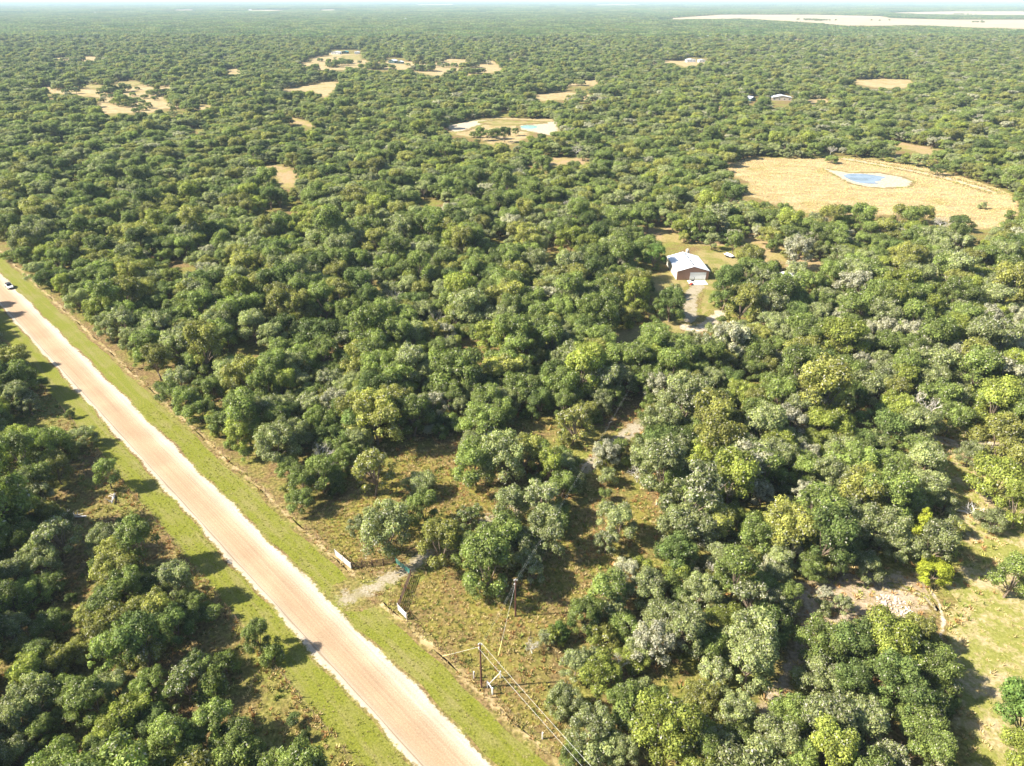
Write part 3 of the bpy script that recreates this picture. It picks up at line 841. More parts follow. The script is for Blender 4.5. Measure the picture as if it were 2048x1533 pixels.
def shape_for(t, r):
    if t == 'p': return 'airy1' if r.random() < .5 else 'airy2'
    if t == 's': return r.choice(['broad1', 'broad2', 'broad4', 'airy1', 'airy2', 'low1'], p=[.22, .26, .18, .14, .1, .1])
    if t == 'd': return r.choice(['broad1', 'broad3', 'low1', 'low2', 'tall1'])
    if t == 'k': return r.choice(['tall1', 'tall2'])
    return r.choice(['broad1', 'broad2', 'broad3', 'broad4', 'tall1', 'tall2', 'low1'], p=[.2, .17, .2, .17, .1, .08, .08])
for tok in PL.replace('\n', '|').split('|'):
    p = tok.split()
    if len(p) < 4: continue
    px, py, rp, t = float(p[0]), float(p[1]), float(p[2]), p[3]
    if rp <= 0: continue
    sh = p[4] if len(p) > 4 else str(shape_for(t, rng))
    S_ = SHAPES[sh]
    z = 3.0
    for _ in range(3):
        x, y = G(px, py, z)
        rad = rp * depth(x, y, z) / F * (1.17 if py > 500 else 1.0)
        sc = rad / S_['R']
        if sh.startswith('shrub'): sc = min(sc, 1.3)
        z = S_['top'] * sc * 0.66
    trees.append([x, y, rad, t, sh, sc, True])
nhand = len(trees)

# ------------------------------------------------------------------ the rest of the wood, filled in between them
OPEN = [PADDOCK, MEADOW, FIELD, CLEAR1, CLEAR2, CLEAR3, CLEAR4, CLEAR5] + SMALL + GAPS + [
    [(1200, 690), (1190, 672), (1300, 655), (1355, 640), (1380, 560), (1340, 575), (1290, 570), (1300, 545), (1345, 540), (1345, 505), (1380, 495), (1480, 498), (1480, 520), (1430, 540), (1425, 600), (1445, 625), (1420, 665), (1360, 668)],
    [(1318, 495), (1350, 495), (1350, 565), (1318, 560)],
    [(1542, 190), (1588, 190), (1588, 209), (1542, 209)], [(1497, 192), (1516, 192), (1516, 209), (1497, 209)], [(1370, 116), (1415, 116), (1415, 128), (1370, 128)], [(770, 116), (810, 116), (810, 130), (770, 130)], [(658, 100), (722, 100), (722, 112), (658, 112)],
    [(1560, 545), (1612, 545), (1612, 572), (1560, 572)], [(1560, 530), (1660, 520), (1660, 550), (1620, 548)],
    [(20, 640), (80, 700), (130, 760), (180, 850), (260, 960), (350, 1080), (430, 1190), (560, 1330), (640, 1430), (720, 1533), (590, 1533), (640, 1500), (540, 1400), (470, 1350), (450, 1310), (500, 1240), (420, 1180), (330, 1120), (260, 1020), (150, 1040), (120, 980), (180, 920), (130, 860), (60, 840), (80, 720)],
    [(130, 1120), (180, 1110), (190, 1180), (160, 1200), (130, 1180)], [(100, 1430), (170, 1410), (180, 1460), (120, 1520), (70, 1500), (100, 1470)],
    [(150, 1340), (190, 1330), (190, 1370), (150, 1370)], [(450, 1180), (560, 1180), (640, 1330), (560, 1300), (480, 1260)],
    [(1490, 470), (1560, 520), (1500, 530), (1480, 500)],
    [(1480, 1400), (1600, 1250), (1640, 1260), (1560, 1430), (1500, 1470)],
]
def nz2(x, y, s, seed):
    r = np.random.default_rng(seed); v = 0
    for i in range(6):
        a = r.random() * 6.283; k = (0.6 + 1.2 * r.random()) / s; ph = r.random() * 6.283
        v = v + np.sin((x * math.cos(a) + y * math.sin(a)) * k * 6.283 + ph)
    return v / 3.0
cs = 5.9
gy = np.arange(14, 1900, cs * .866)
gx = np.arange(-1750, 1750, cs)
GX, GY = np.meshgrid(gx, gy)
GX = GX + (np.arange(len(gy)) % 2)[:, None] * cs / 2
X = (GX + rng.normal(size=GX.shape) * cs * .2).ravel(); Y = (GY + rng.normal(size=GX.shape) * cs * .2).ravel()
m = np.abs(X) < 0.80 * Y + 75
X, Y = X[m], Y[m]
n = len(X)
rad = np.clip(rng.normal(4.15, 1.15, n), 2.2, 7.0)
ok = np.ones(n, bool)
off = road_off(X, Y)
ok &= ~((off > 24.0 - rad * .45) & (off < 43.8 + rad * .85))
ok &= nz2(X, Y, 60, 3) + .45 * nz2(X, Y, 17, 4) > np.where(Y > 140, -.93, -1.6)
px0, py0 = PX(X, Y, 0.0)
pxm, pym = PX(X, Y, 4.0)
pxt, pyt = PX(X, Y, rad * 1.7 + .6)
dd = depth(X, Y)
for poly in OPEN:
    a = np.array(poly); x0, y0 = a.min(0) - 60; x1, y1 = a.max(0) + 60
    c = np.where(ok & (pxm > x0) & (pxm < x1) & (pym > y0) & (pym < y1))[0]
    if not len(c): continue
    rp = rad[c] * F / dd[c] * .75
    bad = inpoly(px0[c], py0[c], poly) | inpoly(pxm[c], pym[c], poly) | inpoly(pxt[c], pyt[c] + 1, poly) | inpoly(pxm[c] - rp, pym[c], poly) | inpoly(pxm[c] + rp, pym[c], poly)
    if poly in (CLEAR1, CLEAR3) or poly in SMALL:
        mot = nz2(X[c], Y[c], 60, 21) + .5 * nz2(X[c], Y[c], 20, 22) > .85
        bad &= ~mot
    ok[c[bad]] = False
for t in trees[:nhand]:
    c = np.where(ok & (np.abs(X - t[0]) < 12) & (np.abs(Y - t[1]) < 12))[0]
    ok[c[np.hypot(X[c] - t[0], Y[c] - t[1]) < (t[2] + rad[c]) * .55]] = False
X, Y, rad = X[ok], Y[ok], rad[ok]
ncan = len(X)
# understorey bushes in the gaps of the near wood
gx2, gy2_ = np.meshgrid(np.arange(-260, 260, 4.0), np.arange(30, 250, 4.0))
ux = (gx2 + rng.normal(size=gx2.shape) * 1.1).ravel(); uy = (gy2_ + rng.normal(size=gx2.shape) * 1.1).ravel()
uo = road_off(ux, uy); ok2 = ~((uo > 22.5) & (uo < 46)) & (rng.random(len(ux)) < np.where(uo < 24, .22, .55)) & (np.abs(ux) < .8 * uy + 40)
up = [PX(ux, uy, z_) for z_ in (0.0, 2.5)]
for poly in OPEN:
    for a_x, a_y in up: ok2 &= ~inpoly(a_x, a_y, poly)
ux, uy = ux[ok2], uy[ok2]
X = np.concatenate([X, ux]); Y = np.concatenate([Y, uy]); rad = np.concatenate([rad, 1.3 + 1.1 * rng.random(len(ux))])
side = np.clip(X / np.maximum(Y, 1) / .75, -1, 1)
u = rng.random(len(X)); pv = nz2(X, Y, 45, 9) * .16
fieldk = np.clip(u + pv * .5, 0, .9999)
yw = .07 + .06 * np.clip(side, 0, 1); pw = .03 + .09 * np.clip(side, 0, 1)  # more yellow-green and pale trees rightward, tint partly standing in for sunlit sides
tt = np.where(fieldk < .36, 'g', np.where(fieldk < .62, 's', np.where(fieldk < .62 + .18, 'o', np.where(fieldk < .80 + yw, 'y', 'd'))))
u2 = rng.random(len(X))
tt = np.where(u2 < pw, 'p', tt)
u3 = rng.random(len(X))
for i in range(len(X)):
    t = str(tt[i])
    sh = str(shape_for(t, rng)) if i < 100000 else 'broad1'
    if i >= ncan: sh = 'shrub1' if i % 2 else 'shrub2'
    elif t == 'p' and u3[i] < .22: sh = 'bare%d' % (1 + i % 3)
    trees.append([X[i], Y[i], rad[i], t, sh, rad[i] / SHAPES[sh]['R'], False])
# the bright green conifer-like trees far off
for (a, b, c_) in ((880, 78, 7), (900, 76, 8), (868, 84, 6), (545, 101, 7), (548, 95, 5), (296, 118, 8), (330, 80, 6), (345, 79, 6), (370, 78, 6), (395, 79, 6), (420, 78, 6), (310, 82, 5), (720, 78, 5), (740, 77, 6), (760, 78, 6), (800, 77, 6), (820, 80, 7), (840, 82, 5), (925, 92, 6), (610, 96, 5)):
    x, y = G(a, b, 6.0)
    r_ = c_ * depth(x, y) / F * .8
    trees.append([x, y, min(r_, 5.5), 'k', 'tall1', min(r_, 5.5) / 3.7, True])

T = np.array([(t[0], t[1], t[2]) for t in trees])
pxc, pyc = PX(T[:, 0], T[:, 1], 4.0)
size = T[:, 2] * F / depth(T[:, 0], T[:, 1])
inside = (pxc > -size * .5) & (pxc < 2048 + size * .5) & (pyc > 0) & (pyc < 1533 + size * .5)
isbare = np.array([t[4].startswith('bare') for t in trees])
iscedar = np.array([t[4] == 'cedar' for t in trees])
isshrub = np.array([t[4].startswith('shrub') for t in trees])
isoak = ~(isbare | iscedar | isshrub)
indiv = np.zeros(len(trees), bool)
for msk, lim in ((isoak, 300), (isbare, 12), (iscedar, 5), (isshrub, 40)):
    c = np.where(msk & inside)[0]
    c = c[np.argsort(-size[c])][:lim]
    indiv[c] = True

# ---- labels: look first, then the place next to a landmark that can be found
LM = [("the plank entrance fence", 742, 1135), ("the green pipe gate", 806, 1138), ("the roadside utility pole", 962, 1330), ("the reddish utility pole", 1030, 1205),
      ("the brown metal barn", 1385, 540), ("the white gabled canopy", 1587, 558), ("the white car", 18, 572), ("the blue-grey pond", 1725, 357), ("the turquoise pond", 1058, 255),
      ("the rubble heap", 1790, 1210), ("the fallen dead tree", 145, 1030), ("the pole with a transformer", 1303, 705), ("the tree shadow on the road", 655, 1320),
      ("the long white-roofed house", 1563, 197), ("the sandy track at right", 1880, 880), ("the covered trailer", 1458, 513), ("the acid yellow-green cedar", 1850, 1036),
      ("the straw gap left of centre", 490, 705), ("the white box in the wood", 980, 873), ("the lower right corner", 2040, 1525), ("the lower left corner", 8, 1525),
      ("the far end of the verge", 4, 500), ("the bottom edge's middle", 1024, 1525), ("the sandy driveway patch", 1030, 1020),
      ("the white branch heap", 1222, 677), ("the upper left clearing", 250, 205), ("the right edge's middle", 2040, 760), ("the dark gap above centre", 885, 450)]
ORD = ['', 'second ', 'third ', 'fourth ', 'fifth ', 'sixth ', 'seventh ', 'eighth ', 'ninth ', 'tenth ', 'eleventh ', 'twelfth ', 'thirteenth ', 'fourteenth ', 'fifteenth ', 'sixteenth ', 'seventeenth ', 'eighteenth ', 'nineteenth ', 'twentieth ']
def sector(dx, dy):
    if abs(dx) >= abs(dy):
        return 'left of' if dx < 0 else 'right of'
    return 'above' if dy < 0 else 'below'
sel = np.where(indiv)[0]
def kindword(i):
    s = trees[i][4]
    if s.startswith('bare'): return 'leafless grey tree'
    if s == 'cedar': return 'cedar'
    if s.startswith('shrub'): return TWORD[trees[i][3]] + ' shrub'
    return TWORD[trees[i][3]] + ' oak'
cands = {}
for li, (nm, lx, ly) in enumerate(LM):
    b = {}
    for i in sel:
        dx, dy = pxc[i] - lx, pyc[i] - ly
        b.setdefault((kindword(i), sector(dx, dy)), []).append((math.hypot(dx, dy), i))
    for (kw, sc_), lst in b.items():
        lst.sort()
        for k, (d_, i) in enumerate(lst[:20]):
            cands.setdefault(i, []).append((k * 60 + d_, k, nm, sc_, kw))
def tree_label(i):
    if i not in cands:
        return '%s near pixel' % kindword(i)
    _, k, nm, sc_, kw = min(cands[i])
    return '%snearest %s %s %s' % (ORD[k], kw, sc_, nm)

BAREC_ = (0.26, 0.26, 0.17, .35)
trng = random.Random(5)
rots = {}
for i in sel:
    x, y, r_, t, sh, sc_, hand = trees[i]
    S_ = SHAPES[sh]
    name = 'bare_tree' if sh.startswith('bare') else 'cedar_tree' if sh == 'cedar' else 'shrub' if sh.startswith('shrub') else 'oak_tree'
    cat = 'shrub' if name == 'shrub' else 'tree'
    grp_ = {'bare_tree': 'leafless trees', 'cedar_tree': 'cedars', 'shrub': 'shrubs', 'oak_tree': 'oaks of the wood'}[name]
    e = thing(name, tree_label(i), cat, (x, y, 0), trng.random() * 6.283, grp_)
    e.scale = (sc_, sc_, sc_ * trng.uniform(1.05, 1.28))
    j = trng.uniform(.85, 1.15)
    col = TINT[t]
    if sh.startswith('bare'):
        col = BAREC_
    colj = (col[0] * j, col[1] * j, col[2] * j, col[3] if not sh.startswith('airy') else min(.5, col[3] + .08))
    for nm, me in (('crown', S_['crown']), ('trunk', S_['trunk'])):
        o = bpy.data.objects.new(nm, me); put(o, e)
        if nm == 'crown':
            o['tint'] = colj[:3]; o['lichen'] = float(colj[3])

# ------------------------------------------------------------------ everything past the limit: one wood, instanced
def hidden_collection(name):
    return bpy.data.collections.new(name)          # never linked to the scene

def instancer(name, pts, pick, rot, scl, coll, tint, kind='stuff'):
    me = bpy.data.meshes.new(name)
    n = len(pts)
    me.vertices.add(n); me.vertices.foreach_set('co', np.asarray(pts, np.float32).ravel())
    for an, ty, dat in (('pick', 'INT', np.asarray(pick, np.int32)), ('turn', 'FLOAT', np.asarray(rot, np.float32))):
        a = me.attributes.new(an, ty, 'POINT'); a.data.foreach_set('value', dat)
    a = me.attributes.new('size', 'FLOAT_VECTOR', 'POINT'); a.data.foreach_set('vector', np.asarray(scl, np.float32).ravel())
    tint = np.asarray(tint, np.float32)
    a = me.attributes.new('tint', 'FLOAT_VECTOR', 'POINT'); a.data.foreach_set('vector', np.ascontiguousarray(tint[:, :3]).ravel())
    a = me.attributes.new('lichen', 'FLOAT', 'POINT'); a.data.foreach_set('value', np.ascontiguousarray(tint[:, 3]))
    ng = bpy.data.node_groups.new(name, 'GeometryNodeTree')
    ng.interface.new_socket("Geometry", in_out='INPUT', socket_type='NodeSocketGeometry')
    ng.interface.new_socket("Geometry", in_out='OUTPUT', socket_type='NodeSocketGeometry')
    gi = ng.nodes.new('NodeGroupInput'); gout = ng.nodes.new('NodeGroupOutput')
    iop = ng.nodes.new('GeometryNodeInstanceOnPoints')
    ci = ng.nodes.new('GeometryNodeCollectionInfo')
    ci.inputs['Collection'].default_value = coll
    ci.inputs['Separate Children'].default_value = True
    ci.inputs['Reset Children'].default_value = True
    def attr(nm, ty):
        a = ng.nodes.new('GeometryNodeInputNamedAttribute'); a.data_type = ty
        a.inputs['Name'].default_value = nm
        return a.outputs['Attribute']
    L = ng.links.new
    L(gi.outputs[0], iop.inputs['Points']); L(ci.outputs[0], iop.inputs['Instance'])
    iop.inputs['Pick Instance'].default_value = True
    L(attr('pick', 'INT'), iop.inputs['Instance Index'])
    cx = ng.nodes.new('ShaderNodeCombineXYZ')
    L(attr('turn', 'FLOAT'), cx.inputs[2])
    L(cx.outputs[0], iop.inputs['Rotation'])
    L(attr('size', 'FLOAT_VECTOR'), iop.inputs['Scale'])
    L(iop.outputs[0], gout.inputs[0])
    o = bpy.data.objects.new(name, me); put(o)
    md = o.modifiers.new('scatter', 'NODES'); md.node_group = ng
    return tag(o, kind=kind)

src = hidden_collection('tree sources')
keys = sorted(SHAPES); tints = list(TINT)
srcidx = {}
k = 0
joined = {}
def joined_mesh(key):
    if key not in joined:
        S_ = SHAPES[key]
        me = S_['crown'].copy(); tm = S_['trunk']
        # append the trunk's faces as material slots 1 and 2
        nv = len(me.vertices); npoly = len(me.polygons); nl = len(me.loops)
        tv = np.empty(len(tm.vertices) * 3, np.float32); tm.vertices.foreach_get('co', tv)
        tl = np.empty(len(tm.loops), np.int32); tm.loops.foreach_get('vertex_index', tl)
        ts = np.empty(len(tm.polygons), np.int32); tm.polygons.foreach_get('loop_start', ts)
        tmi = np.empty(len(tm.polygons), np.int32); tm.polygons.foreach_get('material_index', tmi)
        out = bpy.data.meshes.new('tree')
        out.vertices.add(nv + len(tm.vertices)); out.vertices.foreach_set('co', np.concatenate([np.asarray(S_['V'], np.float32).ravel(), tv]))
        out.loops.add(nl + len(tl)); out.loops.foreach_set('vertex_index', np.concatenate([np.arange(nl, dtype=np.int32), tl + nv]))
        out.polygons.add(npoly + len(ts)); out.polygons.foreach_set('loop_start', np.concatenate([np.arange(0, npoly * 4, 4, dtype=np.int32), ts + nl]))
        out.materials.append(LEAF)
        for mm in tm.materials: out.materials.append(mm)
        out.polygons.foreach_set('material_index', np.concatenate([np.zeros(npoly, np.int32), tmi + 1]))
        out.update(calc_edges=True)
        a = out.attributes.new('lv', 'FLOAT', 'FACE'); a.data.foreach_set('value', np.concatenate([S_['lv'], np.full(len(ts), .5)]).astype(np.float32))
        joined[key] = out
    return joined[key]
BAREC = (0.26, 0.26, 0.17, .35)
def tree_tint(key, t):
    c_ = TINT[t] if not key.startswith('bare') else BAREC
    return (c_[0], c_[1], c_[2], min(.5, c_[3] + .08) if key.startswith('airy') else c_[3])
for key in sorted({trees[i][4] for i in range(len(trees))}):
    o = bpy.data.objects.new('source_tree_%03d' % k, joined_mesh(key))
    src.objects.link(o)
    srcidx[key] = k; k += 1

# far woodland: patches of many small crowns
def patch_mesh(seed, L, spacing, nleaf, leaf):
    r = np.random.default_rng(seed)
    C = []; S = []
    n = int((L / spacing) ** 2)
    P = r.random((n, 2)) * L - L / 2
    Vs = []; lvs = []
    cr = 3.2 + 1.6 * r.random(n); ch = 3.2 + 2.4 * r.random(n)
    tot = n * nleaf
    kk = np.repeat(np.arange(n), nleaf)
    d = r.normal(size=(tot, 3)); d /= np.linalg.norm(d, axis=1)[:, None]; d[:, 2] = np.abs(d[:, 2])
    lump = 1 + .22 * np.sin(d[:, 0] * 5 + kk) * np.cos(d[:, 1] * 6 + kk * 2)
    pos = np.empty((tot, 3)); pos[:, :2] = P[kk] + d[:, :2] * (cr[kk] * lump * (.75 + .3 * r.random(tot)))[:, None]
    pos[:, 2] = 1.2 + ch[kk] * .25 + d[:, 2] * ch[kk] * .95 * lump
    nm = d + r.normal(size=(tot, 3)) * .5; nm /= np.linalg.norm(nm, axis=1)[:, None]
    t = np.cross(nm, r.normal(size=(tot, 3))); t /= np.linalg.norm(t, axis=1)[:, None]; b = np.cross(nm, t)
    s = leaf * (.6 + .8 * r.random(tot))[:, None]
    V = np.stack([pos - t * s, pos - b * s * .7, pos + t * s, pos + b * s * .7], 1)
    lv = np.clip(.55 * r.random(n)[kk] + .45 * r.random(tot), 0, 1)
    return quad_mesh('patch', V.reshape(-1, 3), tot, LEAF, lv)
PT = [('g', (0.135, 0.205, 0.064, .03)), ('s', (0.18, 0.23, 0.095, .06)), ('o', (0.185, 0.22, 0.068, .04)), ('d', (0.10, 0.16, 0.052, .02))]
near_p, far_p = [], []
for j, sd in enumerate((71, 72, 73)):
    me1 = patch_mesh(sd, 44, 7.0, 130, .75)
    o = bpy.data.objects.new('source_tree_%03d' % k, me1); src.objects.link(o); near_p.append(k); k += 1
for j, sd in enumerate((81, 82)):
    me2 = patch_mesh(sd, 176, 7.6, 34, 1.7)
    o = bpy.data.objects.new('source_tree_%03d' % k, me2); src.objects.link(o); far_p.append(k); k += 1

rest = np.where(~indiv)[0]
pts = [(trees[i][0], trees[i][1], 0) for i in rest]
pick = [srcidx[trees[i][4]] for i in rest]
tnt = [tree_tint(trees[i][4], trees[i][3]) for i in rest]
scl = []
for i in rest:
    s = trees[i][5]; v_ = .80 + .32 * max(0, min(1, (420 - trees[i][1]) / 200)); scl.append((s, s, s * v_ * trng.uniform(.9, 1.12)))
rot = [trng.random() * 6.283 for _ in rest]
def patches(y0, y1, L, picks, fields, maxd):
    gy_ = np.arange(y0, y1, L * .93); out = []
    for yy in gy_:
        W = .80 * yy + 120
        xs = np.arange(-W, W, L * .93) + rng.random() * L
        for xx in xs: out.append((xx + rng.normal() * L * .05, yy + rng.normal() * L * .05))
    P = np.array(out)
    okp = np.ones(len(P), bool)
    h = L * .45
    for ox, oy in ((0, 0), (-h, 0), (h, 0), (0, -h), (0, h), (-h, -h), (h, h), (-h, h), (h, -h)):
        for z in (0, 7):
            a, b = PX(P[:, 0] + ox, P[:, 1] + oy, z)
            for f_ in fields: okp &= ~inpoly(a, b, f_)
    okp &= rng.random(len(P)) > .015
    return P[okp]
FFS = [BIGF, BIGF2]
P1 = patches(1880, 5000, 44, near_p, FFS, 0)
P2 = patches(5080, 20300, 176, far_p, FFS + FARF, 0)
for P_, pk in ((P1, near_p), (P2, far_p)):
    for x, y in P_:
        pts.append((x, y, 0)); pick.append(pk[rng.integers(len(pk))]); tnt.append(PT[int(rng.integers(len(PT)))][1]); rot.append(int(rng.integers(4)) * math.pi / 2); s = 1.0; scl.append((1, 1, .85 + .35 * rng.random()))
# scattered trees and thickets in the big far pasture
for (a, b, n_) in ((1620, 41, 22), (1632, 42, 16), (1645, 42, 8), (1780, 43, 3), (1950, 46, 6), (1840, 35, 10), (1860, 36, 8), (1990, 36, 10), (2020, 33, 10), (1960, 34, 12), (1900, 33, 14), (1800, 32, 16), (1930, 30, 14), (1870, 32, 14)):
    x, y = G(a, b)
    for _ in range(n_):
        pts.append((x + rng.normal() * 22, y + rng.normal() * 40, 0)); pick.append(srcidx['broad%d' % (1 + rng.integers(4))]); tnt.append(TINT['g']); rot.append(rng.random() * 6.28); scl.append((1.1, 1.1, .9))
w_ = instancer('oak_woodland', pts, pick, rot, scl, src, tnt)
w_['label'] = 'dense oak woodland reaching to the horizon'

# ------------------------------------------------------------------ grass tufts
def tuft_mesh(seed, n, hgt, wid, mat):
    r = np.random.default_rng(seed)
    th = r.random(n) * 6.283; rr = wid * .35 * np.sqrt(r.random(n))
    p = np.stack([rr * np.cos(th), rr * np.sin(th), np.zeros(n)], 1)
    d = np.stack([np.cos(th) * .6 + r.normal(size=n) * .35, np.sin(th) * .6 + r.normal(size=n) * .35, .7 + .5 * r.random(n)], 1)
    d /= np.linalg.norm(d, axis=1)[:, None]
    hh = (hgt * (.6 + .7 * r.random(n)))[:, None]
    sd = np.cross(d, r.normal(size=(n, 3))); sd /= np.linalg.norm(sd, axis=1)[:, None]; sd *= wid * .09
    tip = p + d * hh
    V = np.stack([p - sd, p + sd, tip + sd * .3, tip - sd * .3], 1)
    return quad_mesh('tuft', V.reshape(-1, 3), n, mat, r.random(n))
def tuft_mat():
    m, nt = new_mat("grass blades")
    oi = N(nt, 'ShaderNodeObjectInfo')
    at = N(nt, 'ShaderNodeAttribute'); at.attribute_name = 'lv'
    br = math_(nt, 'ADD', math_(nt, 'MULTIPLY', at.outputs['Fac'], .4), math_(nt, 'ADD', math_(nt, 'MULTIPLY', oi.outputs['Random'], .35), .65))
    vm = N(nt, 'ShaderNodeVectorMath', operation='SCALE')
    ti = N(nt, 'ShaderNodeAttribute', attribute_type='INSTANCER'); ti.attribute_name = 'tint'
    nt.links.new(ti.outputs['Vector'], vm.inputs[0]); nt.links.new(br, vm.inputs['Scale'])
    finish(nt, vm.outputs[0], .8, spec=.15)
    return m
TM = tuft_mat()
gsrc = hidden_collection('tuft sources')
gi_ = 0
tset = {}; tcol = {}; tc_ = []
for nm, col, hgt, wid in (('tan', (.50, .39, .18), .45, .6), ('olive', (.33, .31, .08), .4, .6), ('rust', (.38, .22, .085), .4, .55), ('green', (.25, .26, .045), .16, .22), ('lime', (.32, .31, .07), .18, .22), ('straw', (.44, .37, .17), .18, .22), ('weed', (.16, .19, .04), .5, .65), ('hay', (.60, .46, .22), .35, .7)):
    for sd in (1, 2):
        o = bpy.data.objects.new('source_tuft_%03d' % gi_, tuft_mesh(sd * 7 + gi_, 16, hgt, wid, TM)); tcol[nm] = (*col, 0)
        gsrc.objects.link(o); tset.setdefault(nm, []).append(gi_); gi_ += 1
tp, tk, ts_ = [], [], []
def scatter(poly_world, dens, mix, smin, smax, test=None, seed=1):
    r = np.random.default_rng(seed)
    P = np.array(poly_world); x0, y0 = P.min(0); x1, y1 = P.max(0)
    n = int((x1 - x0) * (y1 - y0) * dens)
    x = x0 + r.random(n) * (x1 - x0); y = y0 + r.random(n) * (y1 - y0)
    kk = inpoly(x, y, poly_world)
    o_ = road_off(x, y)
    kk &= ~((o_ > 29.4) & (o_ < 37.4))
    if test is not None: kk &= test(x, y)
    x, y = x[kk], y[kk]
    nzv = nz2(x, y, 7, seed + 5) * .25 + r.random(len(x))
    names = list(mix); w = np.cumsum([mix[q] for q in names]); w = w / w[-1]
    ki = np.clip(np.searchsorted(w, np.clip(nzv, 0, .999)), 0, len(names) - 1)
    for a, b, c in zip(x, y, ki):
        tp.append((a, b, 0)); ss = tset[names[c]]; tk.append(ss[int(r.integers(len(ss)))]); tc_.append(tcol[names[c]]); s = smin + (smax - smin) * r.random(); ts_.append((s, s, s))
W_ = lambda pl: [G(*p) for p in pl]
notrack = lambda x, y: segdist(x, y, W_([(700, 1195), (745, 1175), (790, 1150), (815, 1138), (850, 1110)]), False) > 1.5
scatter(W_(PADDOCK), 3.4, {'olive': 4, 'tan': 3, 'rust': 1.4, 'weed': .8}, .4, .9, lambda x, y: notrack(x, y) & (road_off(x, y) > 43.6), 11)
def band(s0, s1, t0, t1): return [tuple(s * RN + t * RD) for s, t in ((s0, t0), (s1, t0), (s1, t1), (s0, t1))]
scatter(band(37.2, 43.2, -170, 40), 1.6, {'green': 3, 'lime': 3, 'straw': 1.6}, .6, 1.2, notrack, 12)
scatter(band(24.4, 29.6, -170, 40), 1.6, {'green': 3.4, 'lime': 2.6, 'straw': 1.3}, .6, 1.2, None, 13)
scatter(band(43.0, 44.4, -200, 40), 2.2, {'tan': 3, 'olive': 1.5, 'rust': 1, 'straw': 2}, .5, 1.0, notrack, 14)
scatter(band(22.6, 24.6, -170, 40), 2.0, {'rust': 2, 'tan': 3, 'olive': 2}, .6, 1.1, None, 15)
scatter(W_([(-60, 760), (130, 760), (250, 960), (430, 1190), (640, 1430), (760, 1600), (-200, 1600)]), .9, {'olive': 3, 'rust': 2.5, 'tan': 1.6, 'lime': 2, 'weed': 1}, .6, 1.3, lambda x, y: road_off(x, y) < 24, 16)
scatter(W_(MEADOW), 1.6, {'lime': 2.5, 'straw': 4, 'tan': .6}, .6, 1.2, None, 17)
scatter(W_([(600, 700), (1400, 700), (1950, 800), (2000, 1200), (1500, 1600), (1100, 1533), (900, 1000), (600, 1000)]), .35, {'rust': 3, 'olive': 2, 'tan': 2, 'weed': 2}, .8, 1.5, lambda x, y: road_off(x, y) > 46, 18)
scatter(W_(FIELD), .5, {'hay': 6}, .7, 1.2, lambda x, y: ~inpoly(*PX(x, y, 0), [(1650, 338), (1700, 343), (1760, 343), (1830, 358), (1825, 372), (1770, 380), (1700, 372), (1680, 355)]), 19)
tr_ = [trng.random() * 6.283 for _ in tp]
gt = instancer('grass_tufts', tp, tk, tr_, ts_, gsrc, tc_)
gt['label'] = 'grass and weed tufts on the verges and clearings'

# ------------------------------------------------------------------ metal barn
MAT = {
    'brown': simple_mat("brown ribbed steel", (0.36, 0.205, 0.145), .55, .4, var=.08),
    'cream': simple_mat("cream ribbed steel", (0.62, 0.57, 0.47), .5, .4, var=.05),
    'galv': simple_mat("pale metal roofing", (0.62, 0.65, 0.66), .42, .5, var=.06, scale=.6),
    'trim': simple_mat("dark brown trim", (0.12, 0.065, 0.045), .6, .3),
    'white': simple_mat("white paint", (0.80, 0.80, 0.78), .5, .4, var=.03),
    'concrete': simple_mat("pale concrete", (0.62, 0.60, 0.55), .85, .2, var=.08),
    'wood': simple_mat("weathered dark board", (0.115, 0.075, 0.055), .9, .1, var=.35),
    'greywood': simple_mat("silver weathered board", (0.50, 0.47, 0.43), .85, .15, var=.2),
    'pole': simple_mat("creosoted pole", (0.10, 0.045, 0.032), .8, .2, var=.25),
    'steel': simple_mat("dull galvanised steel", (0.38, 0.39, 0.40), .5, .5, metal=.3),
    'wire': simple_mat("bright wire", (0.62, 0.60, 0.55), .5, .4),
    'greenp': simple_mat("green pipe paint", (0.05, 0.19, 0.15), .5, .4),
    'yellow': simple_mat("yellow guy guard", (0.75, 0.62, 0.22), .6, .3),
    'rusty': simple_mat("rusty wire and posts", (0.22, 0.15, 0.10), .9, .05),
    'dark': simple_mat("black iron", (0.03, 0.03, 0.032), .55, .4),
    'glass': simple_mat("dark glass", (0.015, 0.018, 0.022), .08, .6, var=.02),
    'tyre': simple_mat("tyre rubber", (0.02, 0.02, 0.02), .9, .1),
    'carw': simple_mat("white car paint", (0.74, 0.73, 0.66), .25, .6, var=.02),
    'lamp': simple_mat("headlight lens", (0.75, 0.75, 0.72), .15, .6),
    'blue': simple_mat("blue tarpaulin", (0.05, 0.16, 0.45), .6, .3),
    'canvas': simple_mat("white canvas", (0.78, 0.79, 0.80), .7, .2, var=.04),
    'red': simple_mat("red steel", (0.45, 0.06, 0.04), .6, .3),
    'teal': simple_mat("teal metal", (0.06, 0.27, 0.25), .5, .4),
    'bluegrey': simple_mat("dark green siding", (0.05, 0.10, 0.09), .7, .2),
    'tan': simple_mat("tan siding", (0.48, 0.40, 0.30), .7, .2),
    'bleach': simple_mat("bleached dead wood", (0.55, 0.51, 0.46), .9, .1, var=.25),
    'rock': simple_mat("pale broken rubble", (0.40, 0.32, 0.25), .95, .1, var=.35, scale=6),
    'porcelain': simple_mat("grey porcelain", (0.60, 0.60, 0.58), .3, .5),
}

